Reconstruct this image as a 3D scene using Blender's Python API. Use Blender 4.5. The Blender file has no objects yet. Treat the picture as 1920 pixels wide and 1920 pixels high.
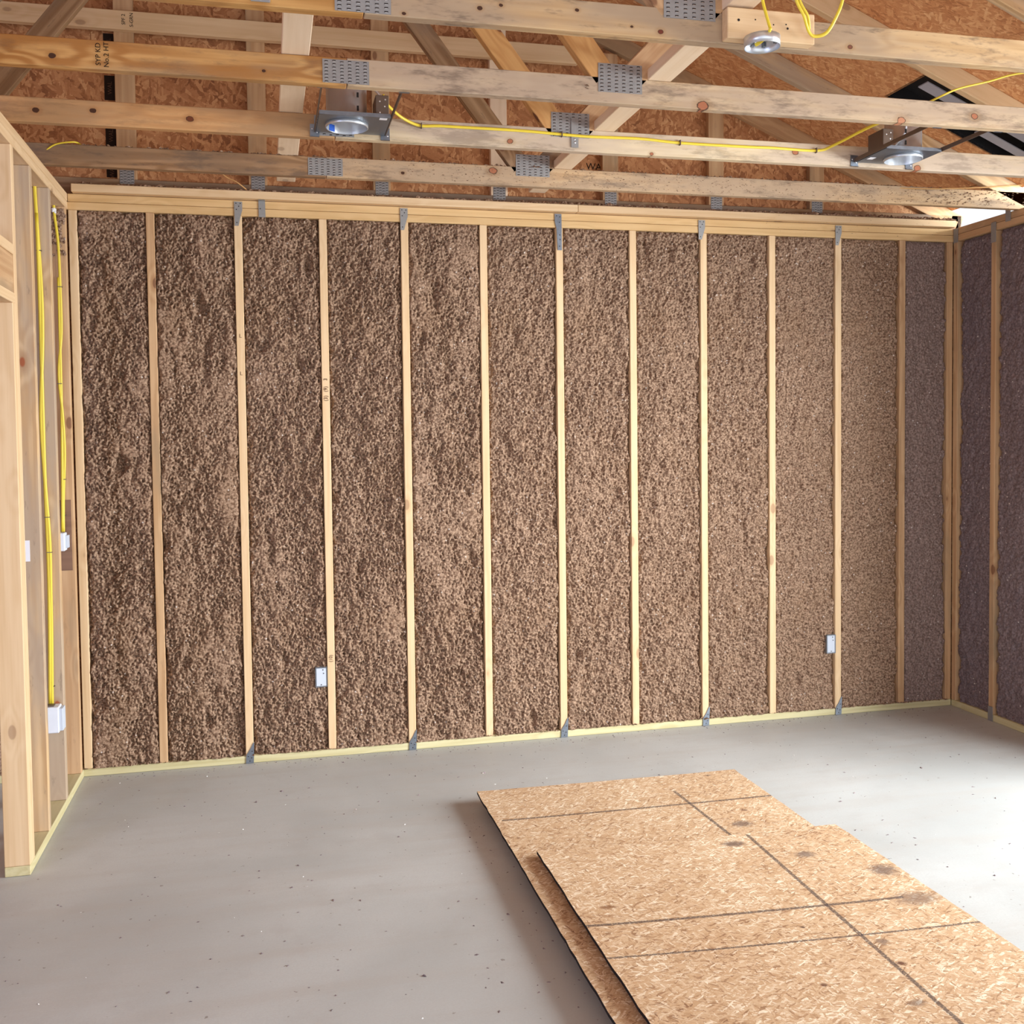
import bpy, bmesh, math, random
import numpy as np
from mathutils import Vector, Matrix
random.seed(7); RNG = np.random.default_rng(7)
sc = bpy.context.scene
COL = sc.collection
IN = 0.0254                      # the place was measured in inches: X along the back wall, Y towards it, Z up
def V(x, y, z): return Vector((x*IN, y*IN, z*IN))

# ------------------------------------------------------------------ camera
CAMR = ((0.9725662, 0.0209799, -0.2316783), (-0.2323165, 0.0362211, -0.9719656), (-0.0120001, 0.9991236, 0.0401013))
cd = bpy.data.cameras.new('camera'); cam = bpy.data.objects.new('camera', cd); COL.objects.link(cam)
cam.matrix_world = Matrix.Translation(V(34.8854, -205.047, 63.2454)) @ Matrix(CAMR).to_4x4()
cd.sensor_width = 36.0; cd.lens = 1923.98/1920*36.0; cd.shift_y = -64.1/1920; cd.clip_start = 0.05; cd.clip_end = 200
sc.camera = cam

# ------------------------------------------------------------------ world, daylight, exposure
w = bpy.data.worlds.new('sky'); sc.world = w; w.use_nodes = True
w.node_tree.nodes['Background'].inputs[0].default_value = (0.88, 0.94, 1.0, 1)
w.node_tree.nodes['Background'].inputs[1].default_value = 1.1
def area(name, loc, target, sx, sy, power, col):
    l = bpy.data.lights.new(name, 'AREA'); l.shape = 'RECTANGLE'; l.size = sx*IN; l.size_y = sy*IN; l.energy = power; l.color = col
    o = bpy.data.objects.new(name, l); COL.objects.link(o); o.location = V(*loc)
    o.rotation_euler = (V(*target)-V(*loc)).to_track_quat('-Z', 'Y').to_euler(); return o
# daylight through the big opening in the right wall, and through the open front behind the camera
area('daylight_right_opening', (292, -165, 88), (120, -80, 10), 170, 110, 1300, (0.88, 0.95, 1.0))
area('daylight_front_opening', (90, -262, 52), (80, -60, 30), 170, 84, 29, (0.97, 0.985, 1.0))
area('daylight_left_doorway', (-95, -200, 60), (185, -20, 50), 50, 78, 55, (0.50, 0.60, 1.0))  # unseen blue fill lamp, added to cool the right wall
sc.view_settings.view_transform = 'Standard'; sc.view_settings.look = 'None'
sc.view_settings.exposure = 0.12; sc.view_settings.gamma = 1.0; sc.view_settings.use_curve_mapping = False
sc.cycles.max_bounces = 8; sc.cycles.diffuse_bounces = 5; sc.cycles.sample_clamp_indirect = 6.0

# ------------------------------------------------------------------ node helper
class NT:
    def __init__(s, name, rough=0.8, spec=0.3, metal=0.0):
        s.m = bpy.data.materials.new(name); s.m.use_nodes = True; s.t = s.m.node_tree
        s.b = s.t.nodes['Principled BSDF']; s.b.inputs['Roughness'].default_value = rough
        s.b.inputs['Specular IOR Level'].default_value = spec; s.b.inputs['Metallic'].default_value = metal
        s.tc = s.t.nodes.new('ShaderNodeTexCoord'); s.obj = s.tc.outputs['Object']
    def n(s, ty): return s.t.nodes.new(ty)
    def put(s, inp, v):
        if isinstance(v, bpy.types.NodeSocket): s.t.links.new(v, inp)
        else: inp.default_value = v
    def math(s, op, a, b=0.0, c=0.0, clamp=False):
        n = s.n('ShaderNodeMath'); n.operation = op; n.use_clamp = clamp
        s.put(n.inputs[0], a); s.put(n.inputs[1], b); s.put(n.inputs[2], c); return n.outputs[0]
    def vmath(s, op, a, b=(0, 0, 0)):
        n = s.n('ShaderNodeVectorMath'); n.operation = op; s.put(n.inputs[0], a); s.put(n.inputs[1], b)
        return n.outputs['Value'] if op in ('DOT_PRODUCT', 'LENGTH') else n.outputs[0]
    def map(s, v, loc=(0, 0, 0), rot=(0, 0, 0), scale=(1, 1, 1)):
        n = s.n('ShaderNodeMapping'); s.put(n.inputs[0], v); n.inputs[1].default_value = loc; n.inputs[2].default_value = rot; n.inputs[3].default_value = scale
        return n.outputs[0]
    def noise(s, v, scale, detail=2.0, rough=0.5, dist=0.0):
        n = s.n('ShaderNodeTexNoise'); s.put(n.inputs['Vector'], v); n.inputs['Scale'].default_value = scale
        n.inputs['Detail'].default_value = detail; n.inputs['Roughness'].default_value = rough; n.inputs['Distortion'].default_value = dist
        return n
    def vor(s, v, scale=1.0, dims='3D', rnd=1.0):
        n = s.n('ShaderNodeTexVoronoi'); n.voronoi_dimensions = dims; s.put(n.inputs['Vector'], v)
        n.inputs['Scale'].default_value = scale; n.inputs['Randomness'].default_value = rnd; return n
    def ramp(s, f, pts, interp='LINEAR'):
        n = s.n('ShaderNodeValToRGB'); n.color_ramp.interpolation = interp; s.put(n.inputs[0], f); e = n.color_ramp.elements
        while len(e) < len(pts): e.new(0.5)
        for q, (p, c) in zip(e, pts): q.position = p; q.color = (c[0], c[1], c[2], 1) if not isinstance(c, float) else (c, c, c, 1)
        return n.outputs[0]
    def mix(s, f, a, b, mode='MIX'):
        n = s.n('ShaderNodeMix'); n.data_type = 'RGBA'; n.blend_type = mode
        s.put(n.inputs[0], f)
        for i, v in ((6, a), (7, b)): s.put(n.inputs[i], v if isinstance(v, bpy.types.NodeSocket) else (v[0], v[1], v[2], 1))
        return n.outputs[2]
    def step(s, v, lo, hi):
        n = s.n('ShaderNodeMapRange'); n.interpolation_type = 'SMOOTHSTEP'; s.put(n.inputs[0], v)
        n.inputs[1].default_value = lo; n.inputs[2].default_value = hi; return n.outputs[0]
    def bump(s, h, strength, dist):
        n = s.n('ShaderNodeBump'); s.put(n.inputs['Height'], h); n.inputs['Strength'].default_value = strength; n.inputs['Distance'].default_value = dist
        s.t.links.new(n.outputs[0], s.b.inputs['Normal'])
    def col(s, v): s.put(s.b.inputs['Base Color'], v if isinstance(v, bpy.types.NodeSocket) else (v[0], v[1], v[2], 1))

def srgb(r, g, b):
    f = lambda c: (c/255/12.92) if c/255 <= 0.04045 else ((c/255+0.055)/1.055)**2.4
    return (f(r), f(g), f(b))

def wood(name, light, dark, knot=(0.16, 0.06, 0.03), stain=None, stain_amt=0.0, knots=1.0, grainy=0.5, speck=0.0, at=(), mould=0.0, old=None):
    """board lying along its own x axis: long grain, growth bands, knots, grey weathering"""
    t = NT(name, 0.75, 0.25)
    oi = t.n('ShaderNodeObjectInfo'); r = oi.outputs['Random']
    off = t.n('ShaderNodeCombineXYZ'); t.put(off.inputs[0], t.math('MULTIPLY', r, 37.0)); t.put(off.inputs[1], t.math('MULTIPLY', r, 11.0)); t.put(off.inputs[2], t.math('MULTIPLY', r, 23.0))
    p = t.vmath('ADD', t.obj, off.outputs[0])
    kv = t.vor(t.map(p, scale=(3.6, 7.0, 7.0)), 1.0)
    kd = kv.outputs['Distance']
    swirl = t.math('MULTIPLY', t.step(kd, 0.45, 0.05), 0.55)
    fine = t.noise(t.map(p, scale=(1.6, 55, 55)), 1.0, 3.0, 0.6).outputs[0]
    bandn = t.noise(t.map(p, scale=(0.55, 9, 9)), 1.0, 2.0, 0.5).outputs[0]
    band = t.math('SINE', t.math('MULTIPLY', t.math('ADD', bandn, t.math('MULTIPLY', swirl, 0.35)), 46.0))
    band = t.math('MULTIPLY_ADD', band, 0.5, 0.5)
    f = t.math('ADD', t.math('MULTIPLY', band, 0.55*grainy), t.math('MULTIPLY', fine, 0.9))
    c = t.mix(t.step(f, 0.25, 0.95), light, dark)
    c = t.mix(t.math('MULTIPLY', r, 0.35), c, (light[0]*0.85, light[1]*0.78, light[2]*0.7))
    if stain:
        sn = t.noise(t.map(p, scale=(1.1, 5, 5)), 1.0, 4.0, 0.6).outputs[0]
        sm = t.math('MULTIPLY', t.step(sn, 0.62-0.35*stain_amt, 0.80-0.3*stain_amt), 0.85)
        c = t.mix(sm, c, stain)
        s2 = t.noise(t.map(p, scale=(9, 40, 40)), 1.0, 4.0, 0.7).outputs[0]
        c = t.mix(t.math('MULTIPLY', t.step(s2, 0.60, 0.72), 0.55*stain_amt), c, (stain[0]*0.45, stain[1]*0.42, stain[2]*0.4))
    if speck > 0:
        s3 = t.noise(p, 130.0, 2.0, 0.6).outputs[0]
        c = t.mix(t.math('MULTIPLY', t.step(s3, 0.66, 0.70), speck), c, (0.10, 0.06, 0.04))
    if knots > 0:
        halo = t.math('MULTIPLY', t.step(kd, 0.20, 0.09), 0.45*knots)
        c = t.mix(halo, c, (dark[0]*0.7, dark[1]*0.55, dark[2]*0.45))
        c = t.mix(t.math('MULTIPLY', t.step(kd, 0.115, 0.085), min(1.0, knots)), c, knot)
    if mould > 0:
        s4 = t.noise(t.map(p, scale=(3.5, 12, 16)), 1.0, 5.0, 0.75).outputs[0]
        c = t.mix(t.math('MULTIPLY', t.step(s4, 0.49, 0.66), mould), c, srgb(98, 82, 70))
    if at:
        jn = t.noise(t.obj, 60.0, 3.0, 0.6).outputs[0]
        for (kx, kz, rx, kc) in at:      # knots that sit at known places along this board
            rel = t.vmath('MULTIPLY', t.vmath('SUBTRACT', t.obj, (kx*IN, 0, kz*IN)), (1/(rx*IN), 0, 1.35/(rx*IN)))
            dd = t.math('ADD', t.vmath('LENGTH', rel), t.math('MULTIPLY', t.math('SUBTRACT', jn, 0.5), 0.7))
            c = t.mix(t.math('MULTIPLY', t.step(dd, 2.6, 1.0), 0.4), c, (dark[0]*0.7, dark[1]*0.6, dark[2]*0.5))
            c = t.mix(t.step(dd, 1.12, 0.9), c, srgb(70, 46, 34)); c = t.mix(t.step(dd, 0.92, 0.75), c, kc)
    t.col(c); t.bump(f, 0.25, 0.0008)
    return t.m

M = {}
M['pine'] = wood('pine', srgb(226, 196, 156), srgb(208, 172, 128), knots=0.4, grainy=0.3)
M['pine_plate'] = wood('pine_plate', srgb(222, 188, 138), srgb(198, 160, 108), knots=0.5, grainy=0.4)
M['pine_pale'] = wood('pine_pale', srgb(240, 218, 190), srgb(226, 200, 166), knots=0.3, grainy=0.2)
M['pine_warm'] = wood('pine_warm', srgb(206, 170, 130), srgb(178, 138, 98), knots=0.7, grainy=0.45, stain=srgb(160, 135, 105), stain_amt=0.35)
M['pine_orange'] = wood('pine_orange', srgb(212, 166, 108), srgb(184, 132, 78), knots=0.9, grainy=0.55)
M['pine_weathered'] = wood('pine_weathered', srgb(222, 190, 146), srgb(186, 148, 104), knots=1.0, grainy=0.7, stain=srgb(176, 156, 134), stain_amt=0.8, knot=srgb(160, 92, 60))
M['pine_dusty'] = wood('pine_dusty', srgb(216, 186, 144), srgb(176, 142, 98), knots=0.8, grainy=0.6, stain=srgb(172, 150, 124), stain_amt=0.7, speck=0.7, knot=srgb(150, 84, 54))
M['pine_old'] = wood('pine_old', srgb(170, 138, 104), srgb(128, 96, 66), knots=0.8, grainy=0.8, stain=srgb(122, 104, 88), stain_amt=0.7)
PK = srgb(164, 104, 74); BK = srgb(74, 46, 32)
XA, XB = -125.0, 46.05     # starts of the left and right chord lengths
M['c3l'] = wood('chord_third_left', srgb(206, 160, 100), srgb(168, 116, 62), knots=0, grainy=0.9, at=[(10.4-XA, -0.5, 0.45, BK), (35.5-XA, -0.6, 0.25, BK)], stain=srgb(160, 130, 96), stain_amt=0.4, mould=0.35)
M['c3r'] = wood('chord_third_right', srgb(214, 190, 154), srgb(186, 156, 118), knots=0, grainy=0.5, stain=srgb(176, 154, 132), stain_amt=0.8, mould=0.6, at=[(95.8-XB, -1.25, 0.85, PK), (140-XB, -0.1, 0.6, PK), (127.5-XB, -1.45, 0.7, srgb(182, 126, 94))])
M['c2l'] = wood('chord_second_left', srgb(214, 168, 116), srgb(186, 134, 84), knots=0, grainy=0.6, at=[(3.7-XA, -0.1, 0.5, BK), (11.4-XA, 0.3, 0.45, BK), (24.8-XA, -0.1, 0.55, srgb(110, 60, 36))], stain=srgb(170, 136, 100), stain_amt=0.4, mould=0.3)
M['c2r'] = wood('chord_second_right', srgb(222, 204, 172), srgb(196, 170, 132), knots=0, grainy=0.4, stain=srgb(190, 170, 150), stain_amt=0.65, mould=0.4, at=[(73.5-XB, -0.75, 0.5, PK), (123.4-XB, 0.1, 0.6, PK), (147-XB, -1.4, 0.7, PK), (97.4-XB, -1.5, 0.35, PK)])
M['c1l'] = wood('chord_first_left', srgb(180, 142, 104), srgb(142, 104, 68), knots=0, grainy=0.9, stain=srgb(134, 108, 84), stain_amt=0.8, mould=0.6)
M['c1r'] = wood('chord_first_right', srgb(210, 180, 142), srgb(176, 142, 104), knots=0, grainy=0.5, stain=srgb(172, 148, 122), stain_amt=0.8, mould=0.6, speck=0.9, at=[(76-XB, 0.8, 0.8, PK), (59.5-XB, -0.4, 0.35, BK)])
M['c4l'] = wood('chord_fourth_left', srgb(206, 160, 98), srgb(168, 118, 62), knots=0, grainy=0.8, stain=srgb(160, 130, 96), stain_amt=0.45, mould=0.5, at=[(36-XA, 0.5, 0.3, BK)])
M['c4r'] = wood('chord_fourth_right', srgb(212, 180, 136), srgb(184, 148, 102), knots=0, grainy=0.6, stain=srgb(164, 142, 118), stain_amt=0.7, mould=0.7, at=[(50.3-XB, -1.4, 0.25, BK), (58.7-XB, -0.1, 0.3, BK), (61.1-XB, 0.4, 0.25, BK), (69.9-XB, 0.6, 0.25, BK), (76.4-XB, -0.7, 0.18, BK), (79.9-XB, -1.0, 0.36, srgb(110, 54, 38)), (104.2-XB, -0.9, 0.35, srgb(120, 74, 54))])
M['pine_treated'] = wood('pine_treated', srgb(208, 198, 156), srgb(188, 176, 130), knots=0.3, grainy=0.5)
M['plywood_brown'] = wood('plywood_brown', srgb(140, 108, 88), srgb(104, 76, 62), knots=0.0, grainy=0.2)

def osb(name, cols, plane='xy', lines=(), stains=(), strand=(0.030, 0.0048), rot0=0.0, weight=0.85):
    t = NT(name, 0.72, 0.25)
    s = t.n('ShaderNodeSeparateXYZ'); t.put(s.inputs[0], t.obj); c = t.n('ShaderNodeCombineXYZ')
    t.put(c.inputs[0], s.outputs[0]); t.put(c.inputs[1], s.outputs[1 if plane == 'xy' else 2])
    uv = c.outputs[0]
    wob = t.noise(uv, 22.0, 2.0, 0.5)
    p = t.vmath('ADD', uv, t.vmath('MULTIPLY', t.vmath('SUBTRACT', wob.outputs['Color'], (0.5, 0.5, 0.5)), (0.02, 0.02, 0)))
    best = None
    for k, (a, sl) in enumerate(((0.1, 1.0), (1.15, 0.9), (-0.75, 1.1), (0.5, 0.7), (2.2, 1.25), (-0.3, 0.8))):
        q = t.map(p, loc=(3.7*k, 9.1*k, 0), rot=(0, 0, a+rot0), scale=(1, 1, 1))
        q = t.map(q, scale=(1/(strand[0]*sl), 1/(strand[1]*(0.8+0.35*(k % 3))), 1))
        v = t.vor(q, 1.0, '2D'); cs = t.n('ShaderNodeSeparateColor'); t.put(cs.inputs[0], v.outputs['Color'])
        val, pri = cs.outputs[0], t.math('ADD', cs.outputs[1], t.math('MULTIPLY', v.outputs['Distance'], -0.5))
        if best is None: best = (val, pri)
        else:
            g = t.math('GREATER_THAN', pri, best[1])
            nv = t.n('ShaderNodeMix'); t.put(nv.inputs[0], g); t.put(nv.inputs[2], best[0]); t.put(nv.inputs[3], val)
            best = (nv.outputs[0], t.math('MAXIMUM', pri, best[1]))
    big = t.noise(uv, 2.2, 3.0, 0.6).outputs[0]
    f = t.math('ADD', t.math('MULTIPLY', best[0], weight), t.math('MULTIPLY', t.math('SUBTRACT', big, 0.5), 0.5)); f = t.math('ADD', f, 0.5-0.5*weight)
    fine = t.noise(t.map(uv, scale=(60, 260, 1)), 1.0, 2.0).outputs[0]
    f = t.math('ADD', f, t.math('MULTIPLY', t.math('SUBTRACT', fine, 0.5), 0.35))
    n = len(cols); col = t.ramp(f, [(0.02+0.96*i/(n-1), cc) for i, cc in enumerate(cols)])
    if lines or stains:
        jit = t.math('MULTIPLY', t.math('SUBTRACT', t.noise(uv, 90.0, 2.0).outputs[0], 0.5), 0.008)
        brk = t.step(t.noise(uv, 160.0, 2.0).outputs[0], 0.30, 0.46)
        for (x1, y1, x2, y2, wd) in lines:
            a = Vector((x1, y1, 0))*IN; b = Vector((x2, y2, 0))*IN; d = (b-a); L = d.length; d.normalize(); nn = Vector((-d.y, d.x, 0))
            rel = t.vmath('SUBTRACT', uv, tuple(a))
            dist = t.math('ABSOLUTE', t.math('ADD', t.vmath('DOT_PRODUCT', rel, tuple(nn)), jit))
            al = t.vmath('DOT_PRODUCT', rel, tuple(d))
            m = t.math('MULTIPLY', t.step(dist, wd*IN, wd*IN*0.55), t.math('MULTIPLY', t.math('GREATER_THAN', al, 0.0), t.math('LESS_THAN', al, L)))
            col = t.mix(t.math('MULTIPLY', t.math('MULTIPLY', m, brk), 0.8), col, srgb(74, 62, 60))
        sj = t.math('MULTIPLY', t.math('SUBTRACT', t.noise(uv, 60.0, 4.0, 0.7).outputs[0], 0.5), 0.12)
        for (x, y, rx, ry, amt, cc) in stains:
            rel = t.vmath('MULTIPLY', t.vmath('SUBTRACT', uv, (x*IN, y*IN, 0)), (1/(rx*IN), 1/(ry*IN), 0))
            dd = t.math('ADD', t.vmath('LENGTH', rel), t.math('MULTIPLY', sj, 14.0))
            col = t.mix(t.math('MULTIPLY', t.step(dd, 1.25, 0.35), amt), col, cc)
    t.col(col); t.bump(best[1], 0.25, 0.001)
    return t.m
M['osb_roof'] = osb('osb_roof', [srgb(150, 96, 60), srgb(196, 134, 88), srgb(208, 148, 100), srgb(222, 168, 118), srgb(240, 204, 158)], strand=(0.055, 0.011), weight=0.62)
M['osb_wall'] = osb('osb_wall', [srgb(112, 68, 42), srgb(158, 104, 66), srgb(176, 120, 78), srgb(196, 142, 96), srgb(220, 174, 126)], plane='xz', strand=(0.07, 0.014), rot0=1.4, weight=0.65)
OSBC = [srgb(136, 98, 70), srgb(188, 152, 114), srgb(196, 162, 126), srgb(206, 176, 142), srgb(236, 220, 194)]
DK = srgb(96, 78, 72)
M['osb_sheet_lower'] = osb('osb_sheet_lower', OSBC, lines=[(1.2, -14.2, 48, -14.2, 0.36), (33.0, -8.0, 33.8, -28.5, 0.36)],
    stains=[(37.5, -24.6, 2.0, 1.3, 0.7, DK), (42, -1.8, 0.5, 0.4, 0.7, DK), (44, -13, 0.3, 0.3, .6, DK), (40.5, -19.2, 0.7, 0.5, 0.8, srgb(110, 70, 50))])
M['osb_sheet_upper'] = osb('osb_sheet_upper', OSBC, rot0=0.3, lines=[(0, -23.6, 43, -24.9, 0.36), (0, -31.6, 48, -33.3, 0.24), (32.8, -0.5, 31.3, -52, 0.36), (31.3, -52, 31, -96, 0.36)],
    stains=[(29.3, -3.4, 2.0, 1.1, 0.8, DK), (37.6, -9.3, 1.7, 1.2, 0.7, DK), (45.4, -16.8, 2.2, 2.0, 0.75, DK), (44.5, -25.6, 3.4, 2.1, 0.6, DK), (33.5, -34.8, 0.9, 0.9, 0.65, DK),
            (29.2, -47.5, 1.2, 0.7, 0.6, DK), (32.6, -39.8, 0.6, 0.5, 0.9, srgb(90, 50, 34)), (4.3, -19.2, 1.3, 0.6, 0.75, srgb(120, 76, 44)), (21.5, -42, 0.5, 0.4, 0.8, srgb(90, 50, 34)), (26, -29.3, 0.4, 0.3, 0.9, srgb(80, 50, 40))])
def flat(name, c, rough=0.6, spec=0.4, metal=0.0, var=0.0, scale=30):
    t = NT(name, rough, spec, metal)
    if var:
        f = t.noise(t.obj, scale, 4.0, 0.6).outputs[0]
        t.col(t.mix(f, tuple(x*(1-var) for x in c), tuple(min(1, x*(1+var)) for x in c)))
        t.put(t.b.inputs['Roughness'], t.math('MULTIPLY_ADD', f, 0.25, rough-0.12))
    else: t.col(c)
    return t.m
M['galv'] = flat('galvanized', srgb(136, 143, 153), 0.4, 0.5, 0.85, 0.22, 60)
M['galv_dull'] = flat('galvanized_dull', srgb(150, 148, 146), 0.6, 0.5, 0.45, 0.2, 60)
M['steel'] = flat('bright_steel', srgb(215, 218, 222), 0.34, 0.5, 0.75, 0.1, 20)
M['dark_metal'] = flat('dark_metal', srgb(112, 96, 84), 0.5, 0.5, 0.6, 0.15, 50)
M['slot'] = flat('punched_slot', srgb(48, 42, 40), 0.8, 0.1)
M['tooth'] = flat('plate_tooth', srgb(214, 214, 214), 0.3, 0.5, 0.8)
M['yellow'] = flat('yellow_jacket', srgb(226, 200, 58), 0.4, 0.5, 0, 0.06, 20)
M['tan'] = flat('tan_cord', srgb(196, 150, 96), 0.7, 0.2)
M['white_pl'] = flat('white_plastic', srgb(226, 230, 236), 0.45, 0.4, 0, 0.04)
M['grey_blue'] = flat('pale_grey_plastic', srgb(196, 202, 212), 0.5, 0.4)
M['blue'] = flat('blue_sticker', srgb(40, 90, 190), 0.5, 0.4)
M['foam'] = flat('white_sealant', srgb(236, 236, 232), 0.8, 0.2, 0, 0.08, 80)
M['black'] = flat('black_paint', srgb(30, 28, 30), 0.6, 0.3, 0, 0.1)
M['edge_black'] = flat('black_edge_seal', srgb(40, 36, 38), 0.8, 0.15, 0, 0.3, 60)  # plain black for the sheet edges, all four sides alike
M['strip_grey'] = flat('grey_strip', srgb(172, 174, 186), 0.6, 0.3, 0, 0.05)
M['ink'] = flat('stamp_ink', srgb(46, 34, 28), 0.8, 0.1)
M['ink_soft'] = flat('faint_stamp_ink', srgb(96, 70, 52), 0.8, 0.1)
M['paper'] = flat('white_paper', srgb(236, 236, 240), 0.7, 0.2)

def insul(name, a, b, c):
    t = NT(name, 1.0, 0.05)
    f = t.noise(t.obj, 95.0, 3.0, 0.65).outputs[0]; g = t.noise(t.obj, 4.0, 3.0, 0.6).outputs[0]
    col = t.mix(t.step(f, 0.34, 0.66), a, b)
    col = t.mix(t.math('MULTIPLY', t.step(g, 0.45, 0.7), 0.22), col, c)
    v = t.vor(t.obj, 70.0); cs = t.n('ShaderNodeSeparateColor'); t.put(cs.inputs[0], v.outputs['Color'])
    sp = t.math('MULTIPLY', t.math('GREATER_THAN', cs.outputs[0], 0.955), t.step(v.outputs['Distance'], 0.35, 0.2))
    col = t.mix(t.math('MULTIPLY', sp, 0.7), col, srgb(226, 216, 206))
    t.col(col); t.bump(t.noise(t.obj, 230.0, 3.0, 0.7).outputs[0], 0.8, 0.003)
    return t.m
M['insul'] = insul('cellulose', srgb(100, 74, 58), srgb(180, 150, 125), srgb(146, 114, 86))
M['insul_mid'] = insul('cellulose_mid', srgb(112, 92, 84), srgb(160, 138, 128), srgb(128, 110, 104))  # same cellulose with the right corner's shade mixed into its colour
M['insul_grey'] = insul('cellulose_grey', srgb(104, 90, 90), srgb(142, 126, 126), srgb(112, 102, 112))  # same cellulose, right wall's shade and bluish haze put into the colour

def concrete():
    t = NT('concrete', 0.55, 0.35)
    a = t.noise(t.obj, 0.9, 4.0, 0.55, 0.4).outputs[0]; b = t.noise(t.obj, 7.0, 4.0, 0.6).outputs[0]; f = t.noise(t.obj, 160.0, 3.0, 0.6).outputs[0]
    st = t.noise(t.map(t.obj, rot=(0, 0, 0.35), scale=(1.2, 9, 1)), 1.0, 4.0, 0.6, 0.3).outputs[0]
    c = t.mix(t.step(a, 0.3, 0.7), srgb(173, 174, 170), srgb(191, 192, 188))
    c = t.mix(t.math('MULTIPLY', t.step(st, 0.42, 0.72), 0.35), c, srgb(174, 167, 158))
    c = t.mix(t.math('MULTIPLY', t.step(b, 0.5, 0.75), 0.25), c, srgb(166, 160, 154))
    c = t.mix(t.math('MULTIPLY', t.step(f, 0.35, 0.65), 0.2), c, srgb(168, 162, 158))
    sp = t.noise(t.obj, 40.0, 2.0, 0.5).outputs[0]
    c = t.mix(t.math('MULTIPLY', t.step(sp, 0.71, 0.75), 0.6), c, srgb(112, 98, 88))
    v = t.vor(t.obj, 1.1); dd = t.math('ADD', v.outputs['Distance'], t.math('MULTIPLY', t.math('SUBTRACT', b, 0.5), 0.25))
    c = t.mix(t.math('MULTIPLY', t.step(dd, 0.16, 0.06), 0.35), c, srgb(140, 116, 98))
    t.col(c); t.put(t.b.inputs['Roughness'], t.math('MULTIPLY_ADD', a, 0.25, 0.42)); t.bump(f, 0.12, 0.001)
    return t.m
M['concrete'] = concrete()

# ------------------------------------------------------------------ object helpers
def tag(o, label=None, cat=None, group=None, kind=None):
    if label: o['label'] = label
    if cat: o['category'] = cat
    if group: o['group'] = group
    if kind: o['kind'] = kind
    return o
def link(name, me, mats, parent=None, loc=None):
    for m in (mats if isinstance(mats, (list, tuple)) else [mats]): me.materials.append(M[m] if isinstance(m, str) else m)
    o = bpy.data.objects.new(name, me); COL.objects.link(o)
    if loc is not None: o.location = loc
    if parent is not None: o.parent = parent; o.location = Vector(loc or (0, 0, 0)) - parent.location
    return o
def empty(name, loc):
    o = bpy.data.objects.new(name, None); COL.objects.link(o); o.location = V(*loc); o.empty_display_size = 0.05; return o
def cube(bm, lo, hi, mi=0, mat=None):
    """axis box given in inches relative to the object's origin"""
    r = bmesh.ops.create_cube(bm, size=1.0)
    for v in r['verts']:
        v.co = Vector([(lo[i]+hi[i])/2*IN + v.co[i]*(hi[i]-lo[i])*IN for i in range(3)])
        if mat is not None: v.co = mat @ v.co
    for f in {f for v in r['verts'] for f in v.link_faces}: f.material_index = mi
    return r['verts']
def finish(bm, name, bevel=0.0, smooth=False):
    if bevel: bmesh.ops.bevel(bm, geom=list(bm.edges), offset=bevel*IN, segments=1, affect='EDGES', clamp_overlap=True)
    bmesh.ops.recalc_face_normals(bm, faces=bm.faces)
    me = bpy.data.meshes.new(name); bm.to_mesh(me); bm.free()
    if smooth:
        for p in me.polygons: p.use_smooth = True
    return me
def box(name, lo, hi, mat, parent=None, bevel=0.0):
    """axis-aligned box in world inches, origin at its low corner"""
    bm = bmesh.new(); cube(bm, (0, 0, 0), [hi[i]-lo[i] for i in range(3)])
    return link(name, finish(bm, name, bevel), mat, parent, V(*lo))
def board(name, a, b, wdir, w, t, mat, parent=None, bevel=0.09, cuts=(0.0, 0.0)):
    """lumber from a to b (centre line, inches); width w along wdir, thickness t; local x is the grain. cuts: end shear"""
    A, B = V(*a), V(*b); x = (B-A); L = x.length/IN; x.normalize(); wd = Vector(wdir); z = (wd - x*wd.dot(x)).normalized(); y = z.cross(x)
    bm = bmesh.new(); vs = cube(bm, (0, -t/2, -w/2), (L, t/2, w/2))
    if cuts != (0.0, 0.0):
        for v in vs:
            if v.co.x < L*IN/2: v.co.x += cuts[0]*v.co.z
            else: v.co.x += cuts[1]*v.co.z
    o = link(name, finish(bm, name, bevel), mat)
    R = Matrix((x, y, z)).transposed().to_4x4()
    if parent is not None: o.parent = parent; A = A - parent.location
    o.matrix_local = Matrix.Translation(A) @ R
    return o
def stud(x0, y0, z0, x1, y1, z1, mat, name='wall_stud'):
    """upright board, origin at its foot, grain up"""
    bm = bmesh.new(); dx, dy, dz = x1-x0, y1-y0, z1-z0
    cube(bm, (0, -dx/2, -dy/2), (dz, dx/2, dy/2))
    o = link(name, finish(bm, name, 0.09), mat)
    # local x -> world z, local y -> world -x ... keep right-handed
    o.matrix_world = Matrix.Translation(V((x0+x1)/2, (y0+y1)/2, z0)) @ Matrix(((0, -1, 0, 0), (0, 0, -1, 0), (1, 0, 0, 0), (0, 0, 0, 1)))
    return o
def smooth_path(pts, n=6):
    P = [Vector(p) for p in pts]; out = []
    for i in range(len(P)-1):
        p0, p1, p2, p3 = P[max(0, i-1)], P[i], P[i+1], P[min(len(P)-1, i+2)]
        for k in range(n):
            u = k/n
            out.append(0.5*((2*p1)+(-p0+p2)*u+(2*p0-5*p1+4*p2-p3)*u*u+(-p0+3*p1-3*p2+p3)*u**3))
    out.append(P[-1]); return out
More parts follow.
